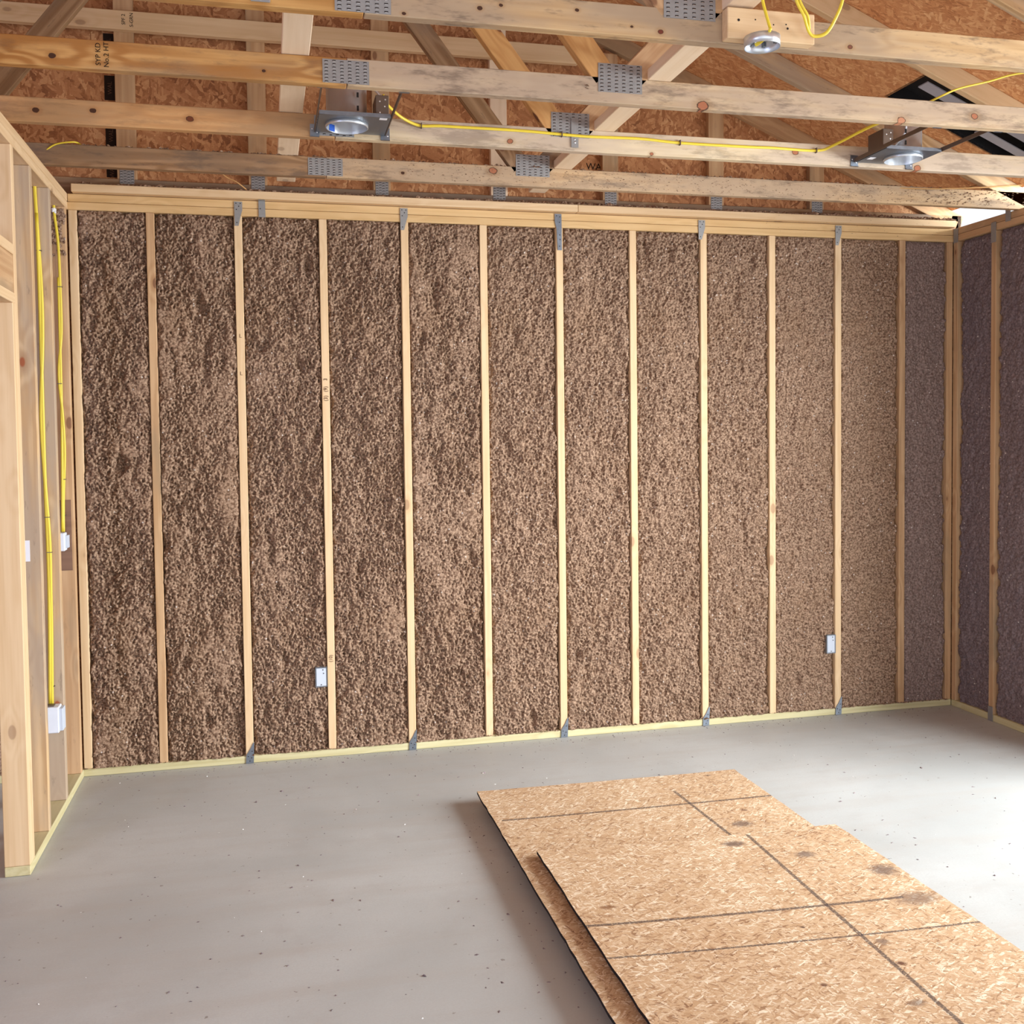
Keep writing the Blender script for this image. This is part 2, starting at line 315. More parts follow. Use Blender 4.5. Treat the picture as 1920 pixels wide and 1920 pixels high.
def tube_bm(bm, pts, r, seg=8, flatn=1.0, mi=0, smooth=True):
    Q = [V(*p) for p in (smooth_path(pts) if smooth else [Vector(p) for p in pts])]; rings = []
    for i, q in enumerate(Q):
        d = (Q[min(i+1, len(Q)-1)]-Q[max(i-1, 0)]).normalized()
        u = d.cross(Vector((0, 1, 0.05))).normalized(); v = d.cross(u)
        rings.append([bm.verts.new(q+(u*math.cos(2*math.pi*k/seg)+v*math.sin(2*math.pi*k/seg)*flatn)*r*IN) for k in range(seg)])
    for a, b in zip(rings, rings[1:]):
        for k in range(seg):
            f = bm.faces.new((a[k], a[(k+1) % seg], b[(k+1) % seg], b[k])); f.material_index = mi; f.smooth = True
    bm.faces.new(rings[0]); bm.faces.new(rings[-1][::-1])
def lathe(bm, prof, seg=32, mat=None, mi=0, cap=False):
    rings = []
    for (r, z) in prof: rings.append([bm.verts.new(((Vector((r*math.cos(2*math.pi*k/seg), r*math.sin(2*math.pi*k/seg), z))*IN) if mat is None else mat @ (Vector((r*math.cos(2*math.pi*k/seg), r*math.sin(2*math.pi*k/seg), z))*IN))) for k in range(seg)])
    for a, b in zip(rings, rings[1:]):
        for k in range(seg):
            f = bm.faces.new((a[k], a[(k+1) % seg], b[(k+1) % seg], b[k])); f.material_index = mi; f.smooth = True
    if cap: f = bm.faces.new(rings[-1]); f.material_index = mi
def text_mesh(name, s, size, mat, parent, origin, xdir, updir, extr=0.01):
    cu = bpy.data.curves.new('t', 'FONT'); cu.body = s; cu.size = size*IN; cu.align_x = 'CENTER'; cu.align_y = 'CENTER'; cu.extrude = extr*IN
    to = bpy.data.objects.new('t', cu); COL.objects.link(to); dg = bpy.context.evaluated_depsgraph_get(); dg.update()
    me = bpy.data.meshes.new_from_object(to.evaluated_get(dg)); bpy.data.objects.remove(to)
    x = Vector(xdir).normalized(); y = Vector(updir).normalized(); z = x.cross(y)
    me.transform(Matrix((x, y, z)).transposed().to_4x4()); me.materials.clear()
    return link(name, me, mat, parent, V(*origin))

# ------------------------------------------------------------------ THE SETTING
XR = 187.4; XL = -125.0; YF = -245.0; ZS = 106.125; ZP = 109.125; APX = 34.0; SL = 0.4167
def roofz(x): return 114.2 + SL*(XR-x) if x > APX else 114.2 + SL*(XR-APX) - SL*(APX-x)
fl = box('floor', (XL-4, YF-60, -4), (XR+60, 6, 0), 'concrete'); tag(fl, kind='structure')
bm = bmesh.new()
prof = [(XL, 0), (191, 0), (191, roofz(191)-0.1), (APX, roofz(APX)-0.1), (XL, roofz(XL)-0.1)]
fr = [bm.verts.new(V(x-XL, 3.5, z)) for x, z in prof]; bk = [bm.verts.new(V(x-XL, 4.0, z)) for x, z in prof]
bm.faces.new(fr); bm.faces.new(bk[::-1])
for i in range(5): bm.faces.new((fr[i], bk[i], bk[(i+1) % 5], fr[(i+1) % 5]))
wb = link('wall_back', finish(bm, 'wall_back'), 'osb_wall', None, V(XL, 0, 0)); tag(wb, kind='structure')
def wall_side(name, x0, x1, spans, ztop=ZP):
    bm = bmesh.new()
    for (y0, y1, z0, z1) in spans: cube(bm, (0, y0, z0), (x1-x0, y1, z1))
    o = link(name, finish(bm, name), 'osb_wall', None, V(x0, 0, 0)); tag(o, kind='structure')
wall_side('wall_right', 190.9, 191.4, [(-57, 3.5, 0, ZP), (-148, -57, 100, ZP), (YF, -148, 0, ZP)])
wall_side('wall_left', XL-0.5, XL, [(-165, 3.5, 0, ZP), (-230, -165, 96, ZP), (YF, -230, 0, ZP)])
# roof deck: two slopes, right slope with the vent hole
HX0, HX1, HY0, HY1 = 153.5, 182.6, -42.6, -25.6
def slope(name, spans, xa, xb):
    bm = bmesh.new()
    A = V(xa, 0, roofz(xa)); ux = (V(xb, 0, roofz(xb))-A).normalized(); uz = ux.cross(Vector((0, 1, 0))); uz = uz if uz.z > 0 else -uz
    k = 1/abs(ux.x)
    for (x0, x1, y0, y1) in spans: cube(bm, (abs(x0-xa)*k, y0, 0), (abs(x1-xa)*k, y1, 0.5))
    o = link(name, finish(bm, name), 'osb_roof'); uy = uz.cross(ux)
    if uy.y < 0:      # mirrored slope: flip the depth so that the frame stays right-handed
        for v in o.data.vertices: v.co.y = -v.co.y
        o.data.flip_normals()
    o.matrix_world = Matrix.Translation(A) @ Matrix((ux, uy, uz)).transposed().to_4x4()
    tag(o, kind='structure'); return o
RE = 188.6
slope('ceiling', [(APX, RE, YF, HY0), (APX, RE, HY1, 4.2), (APX, HX0, HY0, HY1), (HX1, RE, HY0, HY1)], APX, RE)
slope('ceiling_left', [(APX, XL-1, YF, 4.2)], APX, XL-1)

# sills and top plates (continuous members)
def plate(name, a, b, w, mat, wdir, label, cat='plate', group=None, t=1.44):
    o = board(name, a, b, wdir, w, t, mat); tag(o, label, cat, group); return o
plate('sill_plate', (-50, 1.75, 0.75), (XR, 1.75, 0.75), 3.5, 'pine_treated', (0, 1, 0), 'greenish treated sill plate along the foot of the long back wall', 'sill plate')
plate('sill_plate', (XR+1.75, 0, 0.75), (XR+1.75, -57, 0.75), 3.5, 'pine_treated', (1, 0, 0), 'treated sill plate along the foot of the right-hand wall', 'sill plate')
plate('sill_plate', (-1.75, -0.05, 0.75), (-1.75, -45, 0.75), 3.5, 'pine_treated', (1, 0, 0), 'treated sill plate under the open stud partition on the left', 'sill plate')
plate('top_plate', (-50, 1.75, ZS+0.75), (XR+3.5, 1.75, ZS+0.75), 3.5, 'pine_plate', (0, 1, 0), 'lower top plate resting on the studs of the back wall', 'top plate')
plate('top_plate', (0.0, 1.75, ZS+2.25), (XR, 1.75, ZS+2.25), 3.5, 'pine_plate', (0, 1, 0), 'upper top plate of the back wall, just under the pale nailing board', 'top plate')
plate('nailing_board', (0.9, 0.22, ZP+0.78), (98, 0.22, ZP+0.78), 3.5, 'pine', (0, 1, 0), 'pale nailing board on the top plates, left length above the back wall', 'board')
plate('nailing_board', (98.05, 0.22, ZP+0.78), (XR-0.5, 0.22, ZP+0.78), 3.5, 'pine', (0, 1, 0), 'pale nailing board on the top plates, right length reaching the bright corner', 'board')
plate('top_plate', (XR+1.75, 0, ZS+0.75), (XR+1.75, -150, ZS+0.75), 3.5, 'pine_warm', (1, 0, 0), 'lower top plate on the right-hand wall', 'top plate')
plate('top_plate', (XR+1.75, 3.5, ZS+2.25), (XR+1.75, -150, ZS+2.25), 3.5, 'pine_warm', (1, 0, 0), 'upper top plate on the right-hand wall below the bright eave gap', 'top plate')
plate('top_plate', (-1.75, -0.05, ZS+0.75), (-1.75, -120, ZS+0.75), 3.5, 'pine', (1, 0, 0), 'lower top plate of the left partition, studs butting under it', 'top plate')
plate('top_plate', (-1.75, -0.05, ZS+2.25), (-1.75, -120, ZS+2.25), 3.5, 'pine', (1, 0, 0), 'upper top plate of the left partition', 'top plate')

# ------------------------------------------------------------------ back wall studs
ordn = ['first', 'second', 'third', 'fourth', 'fifth', 'sixth', 'seventh', 'eighth', 'ninth', 'tenth', 'eleventh']
X0 = 13.63; studs = []
extra = {0: 'plain', 1: 'with metal ties at head and foot', 2: 'with circled pencil numbers and an outlet box', 3: 'with metal ties at head and foot', 4: 'plain pale',
         5: 'with the long metal strap at its head', 6: 'plain', 7: 'with metal ties at head and foot', 8: 'plain', 9: 'outlet box at its left', 10: 'last before the right corner'}
G = 'studs of the back wall'
o = stud(0.05, 0, 1.5, 1.55, 3.5, ZS, 'pine'); tag(o, 'pine stud of the back wall standing in the left corner', 'stud', G)
for i in range(11):
    x = X0+16*i
    o = stud(x, random.uniform(-0.06, 0.04), 1.5, x+1.5, 3.5, ZS, 'pine' if i not in (0, 10) else 'pine_warm')
    tag(o, f'{ordn[i]} back wall stud from the left corner, {extra[i]}', 'stud', G)
    studs.append(o)
o = stud(XR-1.55, 0, 1.5, XR-0.05, 3.5, ZS, 'pine_warm'); tag(o, 'reddish stud ending the back wall in the right corner', 'stud', G)
for k, x in enumerate((-2.4, -18.4, -34.4)):
    o = stud(x, 0, 1.5, x+1.5, 3.5, ZS, 'pine_warm'); tag(o, f'back wall stud behind the left partition, {ordn[k]} beyond it', 'stud', 'back wall studs behind the partition')
for k, y in enumerate((-0.05, -12.6, -28.6, -44.6)):
    o = stud(XR, y-1.5, 1.5, XR+3.5, y, ZS, 'pine_warm')
    tag(o, ['corner stud of the right-hand wall touching the back wall', 'stud of the right-hand wall nearest the corner, tie at its foot', 'right-hand wall stud just outside the picture edge', 'right-hand wall stud farther towards the opening'][k], 'stud', 'studs of the right-hand wall')
# pencilled marks on the third stud and the second
def mark(s, size, x, z, par, y=-0.09, rot=True, mat='ink_soft', name='pencil_mark'):
    text_mesh(name, s, size, mat, None, (x, y, z), (0, 0, 1) if rot else (1, 0, 0), (-1, 0, 0) if rot else (0, 0, 1))
    o = COL.objects[-1]; return o
def mark_on(parent, s, size, origin, xdir, updir, mat='ink_soft', name='pencil_mark'):
    o = text_mesh(name, s, size, mat, None, origin, xdir, updir)
    mw = Matrix.Translation(o.location); o.parent = parent; o.matrix_parent_inverse = parent.matrix_basis.inverted() if parent.parent is None else (parent.parent.matrix_basis @ parent.matrix_basis).inverted()
    return o
s3 = studs[2]
for z, ch in ((74.9, '3'), (73.0, '(9)'), (71.2, '(3)')):
    mark_on(s3, ch, 1.0, (X0+32+0.75, -0.075, z), (0, 0, 1), (-1, 0, 0))
mark_on(s3, '(10)', 0.9, (X0+32+0.75, -0.075, 19.7), (0, 0, 1), (-1, 0, 0))
for z in (83.2, 76.0): mark_on(studs[1], 'L', 1.0, (X0+16+0.75, -0.075, z), (1, 0, 0), (0, 0, 1))

# ------------------------------------------------------------------ insulation in every bay
def field(nx, nz, sx, sz, cx, cz):
    """smooth random field, correlation lengths cx, cz (inches) on a grid with steps sx, sz"""
    n = RNG.standard_normal((nz, nx)); fx = np.fft.fftfreq(nx, sx)[None, :]; fz = np.fft.fftfreq(nz, sz)[:, None]
    F = np.fft.fft2(n)*np.exp(-((fx*cx)**2+(fz*cz)**2)*2.6); f = np.real(np.fft.ifft2(F)); return f/f.std()
def bay(width, height, z0, res, rough, sag, mat, hollow=0.0):
    nx = max(8, int(width/res)); nz = int(height/res); sx = width/(nx-1); sz = height/(nz-1)
    fl_ = field(nx, nz, sx, sz, 0.26, 0.34); fm = field(nx, nz, sx, sz, 1.2, 1.8); fb = field(nx, nz, sx, sz, 6.0, 14.0)
    th = np.sqrt(np.abs(field(nx, nz, sx, sz, 0.42, 0.6)))
    pits = np.clip(field(nx, nz, sx, sz, 2.2, 4.0)-1.35, 0, 2)
    d = rough*(0.22*fl_ + 0.34*th + 0.18*fm) + sag*0.14*fb - pits*0.7*rough - 0.22
    d = np.where(d > 0.1, 0.1+0.5*np.tanh((d-0.1)/0.5), np.maximum(d, -1.6))
    u = np.linspace(0, 1, nx)[None, :]*width; e = np.minimum(u, width-u); wig = 0.5+0.4*field(nx, nz, sx, sz, 0.9, 1.2)
    d = d - 0.9*np.clip(1-e/np.clip(wig, 0.15, 1.3), 0, 1)
    h = np.linspace(0, 1, nz)[:, None]*height; d = d - 0.45*np.clip(1-(height-h)/0.7, 0, 1) + 0.1*np.clip(1-h/1.0, 0, 1)
    X = np.broadcast_to(u, (nz, nx)); Z = np.broadcast_to(h, (nz, nx))
    co = np.stack([X, -d, Z], -1).reshape(-1, 3)*IN
    back = np.array([[0, 2.6, 0], [width, 2.6, 0], [0, 2.6, height], [width, 2.6, height]])*IN
    i = np.arange(nz-1)[:, None]*nx+np.arange(nx-1)[None, :]; q = np.stack([i, i+1, i+nx+1, i+nx], -1).reshape(-1, 4)
    b = nz*nx
    ext = []
    top = [(nz-1)*nx+k for k in range(nx)]; bot = list(range(nx)); lf = [r*nx for r in range(nz)]; rt = [r*nx+nx-1 for r in range(nz)]
    faces = [list(f) for f in q] + [[b+1, b]+bot, [b+2, b+3]+top[::-1], [b, b+2]+lf[::-1], [b+3, b+1]+rt, [b, b+1, b+3, b+2]]
    me = bpy.data.meshes.new('insulation'); me.from_pydata(np.vstack([co, back]), [], faces)
    sm = np.ones(len(me.polygons), dtype=bool); sm[-5:] = False; me.polygons.foreach_set('use_smooth', sm)
    return me
GB = 'insulation bays of the back wall'
edges = [1.6]+[X0+16*i for i in range(11)]+[XR-1.5]
names = ['in the left corner bay'] + [f'in the {ordn[i]} full bay from the left' for i in range(1, 11)]
for i in range(12):
    x0 = edges[i] if i == 0 else edges[i]+1.52; x1 = edges[i+1]-0.02
    rough = 1.1 if i < 5 else (0.8 if i < 9 else (0.68 if i == 9 else 0.48 if i == 10 else 0.32)); sag = 2.0 if i < 5 else 1.0
    me = bay(x1-x0, ZS-1.5-0.05, 1.5, 0.145, rough, sag, None)
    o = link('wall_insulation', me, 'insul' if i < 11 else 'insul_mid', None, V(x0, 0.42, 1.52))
    lb = ['shaggy brown cellulose insulation filling the narrow bay in the left corner'] + [f'shaggy brown cellulose insulation between the {ordn[k]} and {ordn[k+1]} back wall studs' for k in range(10)] + ['smooth dark cellulose insulation in the last back wall bay at the right corner']
    tag(o, lb[i], 'insulation', GB)
for k, (x0, x1) in enumerate(((-16.8, -2.45), (-32.8, -18.45), (-50, -34.45))):
    o = link('wall_insulation', bay(x1-x0, ZS-1.6, 1.5, 0.5, 1.0, 1.0, None), 'insul', None, V(x0, 0.42, 1.52))
    tag(o, f'cellulose insulation behind the left partition, {ordn[k]} bay beyond it', 'insulation', 'insulation behind the partition')
for k, (y0, y1) in enumerate(((-1.6, -12.55), (-14.15, -28.55), (-30.15, -44.55))):
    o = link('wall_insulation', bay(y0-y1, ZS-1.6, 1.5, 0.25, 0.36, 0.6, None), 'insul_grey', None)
    o.matrix_world = Matrix.Translation(V(XR+0.6, y0, 1.52)) @ Matrix.Rotation(-math.pi/2, 4, 'Z')
    tag(o, ['smooth grey insulation between corner and first stud of the right-hand wall', 'smooth grey insulation right of the first stud on the right-hand wall', 'grey insulation of the right-hand wall farthest from the corner'][k], 'insulation', 'insulation bays of the right-hand wall')

# ------------------------------------------------------------------ left partition
GP = 'studs of the open left partition'
parts = [(-45.0, 'pine', 'jack stud closing the left partition beside the doorway, nearest the camera'), (-43.48, 'pine', 'king stud right behind the end stud of the left partition'),
         (-31.5, 'pine_weathered', 'partition stud with a small white paper sticker'), (-17.0, 'pine_weathered', 'partition stud carrying the long yellow cable and the lower outlet box'),
         (-2.6, 'pine_warm', 'partition stud nearest the back wall corner, switch box on it')]
pst = []
for k, (y, m, lb) in enumerate(parts):
    zt = 83.3 if k == 0 else ZS
    o = stud(-3.5, y, 1.5, 0, y+1.5, zt, m); tag(o, lb, 'stud', GP); pst.append(o)
for k, y in enumerate((-58, -74)):
    o = stud(-3.5, y, 91.85, 0, y+1.5, ZS, 'pine_warm', 'cripple_stud'); tag(o, ['short cripple stud above the door header at the left edge', 'second cripple stud above the door header, outside the picture'][k], 'stud', 'cripple studs over the header')
h = empty('door_header', (-1.75, -43.6, 83.3)); tag(h, 'framed wooden door header at the left edge with flat boards above and below', 'header')
board('bottom_plate', (-1.75, -43.5, 84.05), (-1.75, -110, 84.05), (1, 0, 0), 3.5, 1.5, 'pine', h)
board('header_board', (-0.9, -43.5, 87.55), (-0.9, -110, 87.55), (0, 0, 1), 5.5, 1.5, 'pine_warm', h)
board('header_board', (-2.6, -43.5, 87.55), (-2.6, -110, 87.55), (0, 0, 1), 5.5, 1.5, 'pine_warm', h)
board('top_plate', (-1.75, -43.5, 91.05), (-1.75, -110, 91.05), (1, 0, 0), 3.5, 1.5, 'pine', h)
# nail-plate of brown sheathing on the corner stud, sticker
o = box('plywood_scrap', (-3.3, -2.78, 39.6), (-0.45, -2.62, 52.6), 'plywood_brown'); tag(o, 'dark brown plywood scrap fixed to the partition stud in the corner', 'plywood')
o = box('paper_sticker', (-2.5, -31.56, 44.6), (-1.6, -31.51, 47.9), 'paper'); tag(o, 'small white paper sticker on a stud of the left partition', 'sticker')
# outlet boxes on the partition
def outlet_box(lo, hi, mat, label, lipside='x+', openx=None):
    e = empty('electrical_box', ((lo[0]+hi[0])/2, (lo[1]+hi[1])/2, lo[2])); tag(e, label, 'electrical box')
    bm = bmesh.new(); cube(bm, [0]*3, [hi[i]-lo[i] for i in range(3)]); link('box_body', finish(bm, 'b', 0.12), mat, e, V(*lo))
    return e
e = outlet_box((-3.2, -19.9, 14.0), (-0.35, -17.05, 18.4), 'white_pl', 'white plastic outlet box low on the partition stud under the yellow cable')
box('mud_ring', (-3.3, -19.6, 14.3), (0.25, -17.3, 18.1), 'grey_blue', e, 0.05); box('knockout_tab', (-2.6, -19.2, 18.4), (-1.2, -17.8, 18.62), 'dark_metal', e)
e = outlet_box((-3.1, -5.3, 43.4), (-1.25, -2.85, 46.7), 'white_pl', 'white plastic switch box halfway up the corner stud of the partition')
box('bracket', (-1.25, -4.4, 43.9), (-0.8, -2.85, 46.2), 'grey_blue', e, 0.04)
# outlet boxes of the back wall
def wall_box(x0, x1, z0, z1, label):
    e = empty('outlet_box', ((x0+x1)/2, 0.0, z0)); tag(e, label, 'electrical box', 'steel outlet boxes of the back wall')
    bm = bmesh.new()
    cube(bm, (0, 0.06, 0), (x1-x0, 2.2, z1-z0)); link('box_body', finish(bm, 'b', 0.05), 'galv_dull', e, V(x0, -0.42, z0))
    bm = bmesh.new(); w, hh = x1-x0, z1-z0
    cube(bm, (0, -.08, 0), (0.10, 0.1, hh)); cube(bm, (w-0.10, -.08, 0), (w, 0.1, hh)); cube(bm, (0, -.08, 0), (w, 0.1, 0.10)); cube(bm, (0, -.08, hh-0.1), (w, 0.1, hh))
    link('rim', finish(bm, 'r', 0.0), 'galv', e, V(x0, -0.42, z0))
    bm = bmesh.new(); cube(bm, (0.2, -0.02, 0.2), (w-0.2, 0.05, hh-0.2)); link('cover', finish(bm, 'c', 0.03), 'grey_blue', e, V(x0, -0.42, z0))
    for (px, pz) in ((w*0.5, 0.45), (w*0.7, hh-1.2), (w*0.65, hh-0.5)):
        bm = bmesh.new(); lathe(bm, [(0.0, -0.0), (0.11, -0.0), (0.11, 0.03)], 10, Matrix.Translation(Vector((px, -0.04, pz))*IN) @ Matrix.Rotation(math.pi/2, 4, 'X'), 0, True)
        link('screw', finish(bm, 's'), 'slot', e, V(x0, -0.42, z0))
wall_box(43.25, 45.55, 14.2, 18.1, 'grey steel outlet box low on the back wall, left of the numbered stud')
wall_box(155.3, 157.5, 14.1, 18.2, 'grey steel outlet box low on the back wall near the right corner')

# ------------------------------------------------------------------ metal framing ties
def poly_plate(bm, pts, y, th, mi=0):
    f = [bm.verts.new(V(x, y, z)) for x, z in pts]; b = [bm.verts.new(V(x, y-th, z)) for x, z in pts]; n = len(pts)
    bm.faces.new(f).material_index = mi; bm.faces.new(b[::-1]).material_index = mi
    for i in range(n): bm.faces.new((f[i], b[i], b[(i+1) % n], f[(i+1) % n])).material_index = mi
def dots(bm, pts, y, r=0.11, mi=1):
    for x, z in pts: lathe(bm, [(0.0001, 0.03), (r*0.7, 0.03), (r, 0.0)], 8, Matrix.Translation(V(x, y, z)) @ Matrix.Rotation(math.pi/2, 4, 'X'), mi)
GT = 'metal ties on the back wall'
tops = {1: (30.5, 4.6), 3: (62.3, 4.3), 7: (125.9, 4.1), 9: (158.3, 4.3)}
for i, (cx, ln) in tops.items():
    bm = bmesh.new(); poly_plate(bm, [(-0.75, 0), (0.75, 0), (0.75, -1.6), (0.45, -2.6), (0.0, -ln), (-0.72, -ln), (-0.72, -2.2), (-0.75, -1.5)], -0.13, 0.07)
    dots(bm, [(-0.4, -0.35), (0.4, -0.35), (0.1, -0.9), (-0.35, -1.5), (-0.3, -ln+0.6)], -0.21)
    o = link('framing_tie', finish(bm, 'tie'), ['galv_dull', 'slot'], None, V(cx, 0, 108.8)); tag(o, f'twisted metal tie at the head of the {ordn[i]} back wall stud', 'metal tie', GT)
bm = bmesh.new(); poly_plate(bm, [(-0.72, 0), (0.72, 0), (0.75, -2.0), (0.78, -7.4), (-0.1, -7.4), (-0.35, -3.0), (-0.7, -1.6)], -0.13, 0.08)
dots(bm, [(-0.3, -0.4), (0.4, -0.6), (0.3, -1.7), (0.35, -4.3), (0.4, -5.2), (0.3, -6.6)], -0.22)
o = link('framing_tie', finish(bm, 'tie'), ['galv', 'slot'], None, V(94.1, 0, 108.9)); tag(o, 'long bright metal strap over the top plates on the sixth back wall stud', 'metal tie', GT)
bm = bmesh.new(); poly_plate(bm, [(-0.62, 0), (0.62, 0), (0.66, -3.1), (-0.6, -3.1)], -0.13, 0.07)
cube(bm, (-0.62, -1.0, -0.06), (0.62, -0.13, 0.02)); dots(bm, [(-0.3, -1.5)], -0.21)
o = link('framing_tie', finish(bm, 'tie'), ['galv_dull', 'slot'], None, V(34.9, 0, 109.1)); tag(o, 'square metal clip on the top plates between the second and third studs', 'metal tie', GT)
for i in (1, 3, 5, 7, 9):
    cx = X0+16*i+0.75
    bm = bmesh.new(); poly_plate(bm, [(-0.75, -1.55), (0.72, -1.55), (0.78, 0.0), (0.9, 2.6), (0.62, 2.3), (0.1, 1.2), (-0.65, 0.1)], -0.13, 0.07)
    dots(bm, [(-0.3, -0.2), (0.35, -0.5), (0.0, -1.1), (0.45, 0.8)], -0.21)
    o = link('framing_tie', finish(bm, 'tie'), ['galv', 'slot'], None, V(cx, 0, 1.6)); tag(o, f'small metal angle tie at the foot of the {ordn[i]} back wall stud', 'metal tie', 'metal ties at the foot of the back wall')
for k, (y, z0, z1, lb) in enumerate(((-13.4, 103.6, 107.9, 'dark metal tie at the head of the right-hand wall stud'), (-13.4, -0.0, 3.2, 'dark metal tie at the foot of the right-hand wall stud'), (-1.0, 105.8, 109, 'rusty metal tie in the top right corner'), (-17.8, 107.2, 111.2, 'dark metal truss anchor clip above the right-hand top plate'))):
    o = box('framing_tie', (XR-0.22, y-0.8, z0), (XR-0.12, y+0.7, z1), 'galv_dull', None, 0.03); tag(o, lb, 'metal tie')

# ------------------------------------------------------------------ gable framing over the back wall
GG = 'flat gable studs above the back wall'
gx = [10.3+24*k for k in range(-4, 8)]
ds = ['fifth left of', 'fourth left of', 'third left of', 'second left of', 'above', 'first right of', 'second right of', 'third right of', 'fourth right of', 'fifth right of', 'sixth right of', 'seventh right of']
plb = bmesh.new()
def gusset_mesh(w, h, nc=6, nr=8):
    bm = bmesh.new(); cube(bm, (0, -0.05, 0), (w, 0, h))
    for i in range(nc):
        for j in range(nr):
            cx = w*(i+0.5)/nc; cz = h*(j+0.5)/nr; dz = 0.06 if i % 2 else -0.06
            cube(bm, (cx-0.22, -0.075, cz-0.07+dz), (cx+0.2, -0.045, cz+0.06+dz), 1)
            cube(bm, (cx-0.16, -0.10, cz-0.13+dz), (cx+0.16, -0.05, cz-0.07+dz), 2)
    return finish(bm, 'gusset')
GM = {}
def gusset(x, y, z, w, h, parent=None, name='gusset_plate', nc=6, nr=8):
    key = (w, h, nc, nr)
    if key not in GM:
        GM[key] = gusset_mesh(w, h, nc, nr)
        for m in ('galv_dull', 'slot', 'tooth'): GM[key].materials.append(M[m])
    o = bpy.data.objects.new(name, GM[key]); COL.objects.link(o)
    o.location = V(x, y, z) - (parent.location if parent else Vector((0, 0, 0)))
    if parent: o.parent = parent
    return o
gt = empty('gable_truss', (XR, 2.0, ZP)); tag(gt, 'gable end truss with flat studs against the sheathing above the back wall', 'truss')
board('bottom_chord', (XL, 2.75, ZP+1.75), (191, 2.75, ZP+1.75), (0, 0, 1), 3.5, 1.5, 'pine_old', gt)
hx = math.sqrt(1+SL*SL)
def top_chords(y, par, mat):
    dz = 1.75*hx+0.02
    board('top_chord', (191, y+0.75, roofz(191)-dz), (APX, y+0.75, roofz(APX)-dz), (0, 0, 1), 3.5, 1.5, mat, par)
    board('top_chord', (XL, y+0.75, roofz(XL)-dz), (APX, y+0.75, roofz(APX)-dz), (0, 0, 1), 3.5, 1.5, mat, par)
top_chords(2.0, gt, 'pine_warm')
for k, x in enumerate(gx):
    zt = roofz(x+1.75*(1 if x > APX else -1))-4.2
    if zt - (ZP+3.5) < 4: continue
    m = 'pine_pale' if abs(x-82.3) < 1 else 'pine_warm'
    board('gable_stud', (x, 2.75, ZP+3.5), (x, 2.75, zt), (1, 0, 0), 3.5, 1.5, m, gt)
    gusset(x-1.3, 1.97, ZP+2.6, 2.6, 2.6, gt, nc=4, nr=5)
bb = board('brace_board', (-60, 1.2, 141.6), (99, 1.2, 141.6), (0, 0, 1), 3.5, 1.5, 'pine'); tag(bb, 'long level brace board nailed across the gable studs high behind the trusses', 'board')
for x, zz, s in ((11.6, 141.6, 'KD-HT 19'), ): pass
for dx, s in ((0.0, 'SPF 2'), (1.4, 'S-GRN')): mark_on(bb, s, 0.9, (10.6+dx, 0.42, 141.7), (0, 0, 1), (-1, 0, 0), 'ink', 'grade_stamp')

# ------------------------------------------------------------------ trusses
def truss(y, mats, label, plates, ZB=ZP):
    """y = front face. parts: bottom chord in two lengths, top chords, webs, gusset plates"""
    T = empty('roof_truss', (XR, y, ZB)); tag(T, label, 'truss', 'roof trusses running along the back wall')
    L, R_, W = mats
    board('bottom_chord', (XL, y+0.75, ZB+1.75), (45.95, y+0.75, ZB+1.75), (0, 0, 1), 3.5, 1.5, L, T)
    c2 = board('bottom_chord', (46.05, y+0.75, ZB+1.78), (191, y+0.75, ZB+1.78), (0, 0, 1), 3.5, 1.5, R_, T)
    top_chords(y, T, W[0])
    ztop = roofz(APX)-5.5
    for (jx, sgn) in ((83.3, -1), (-15.3, 1)):
        board('web', (jx+sgn*1.9, y+0.75, ZB+3.55), (APX-sgn*1.2, y+0.75, ztop), (1, 0, 0), 3.5, 1.5, W[1 if sgn < 0 else 3], T)
    board('web', (85.2, y+0.75, ZB+3.6), (112.5, y+0.75, roofz(112.5)-4.1), (1, 0, 0), 3.5, 1.5, W[2], T)
    board('web', (-17.2, y+0.75, ZB+3.6), (-44.5, y+0.75, roofz(-44.5)-4.1), (1, 0, 0), 3.5, 1.5, W[2], T)
    gusset(80.3, y-0.01, plates[1], 6.4, 3.9, T)
    gusset(42.9, y-0.01, plates[0], 6.0, 3.0, T, nc=6, nr=7)
    gusset(-19, y-0.01, ZB+0.6, 6.4, 3.9, T)
    gusset(109, y-0.01, roofz(112)-4.3, 6.0, 3.4, T); gusset(APX-4, y-0.01, roofz(APX)-7.5, 8, 6, T)
    return T, c2
WS = ['pine_weathered', 'pine_old', 'pine_warm', 'pine_old']
t1, c1c = truss(-20.5, ('c1l', 'c1r', ['pine_weathered', 'pine_old', 'pine_old', 'pine_old']), 'roof truss nearest the back wall, chord dusted with insulation crumbs', (109.4, 111.0))
t2, c2c = truss(-44.5, ('c2l', 'c2r', ['pine', 'pine_orange', 'pine_warm', 'pine_old']), 'second roof truss from the back wall, yellow cable stapled along its chord', (109.4, 111.3))
t3, c3c = truss(-68.5, ('c3l', 'c3r', ['pine_weathered', 'pine_orange', 'pine_warm', 'pine_warm']), 'third roof truss from the back wall, black grade stamp on its left end', (109.35, 110.6))
t4, c4c = truss(-92.5, ('c4l', 'c4r', ['pine', 'pine_warm', 'pine_warm', 'pine_warm']), 'roof truss nearest the camera along the top edge, short block on its face', (108.9, 111.2), ZP-0.35)
c3l = [c for c in t3.children if c.name.startswith('bottom_chord')][0]
for dx, s in ((0.0, 'SYP KD'), (0.95, 'No.2 HT')): mark_on(c3l, s, 0.85, (15.7+dx, -68.58, 110.9), (0, 0, 1), (-1, 0, 0), 'ink', 'grade_stamp')
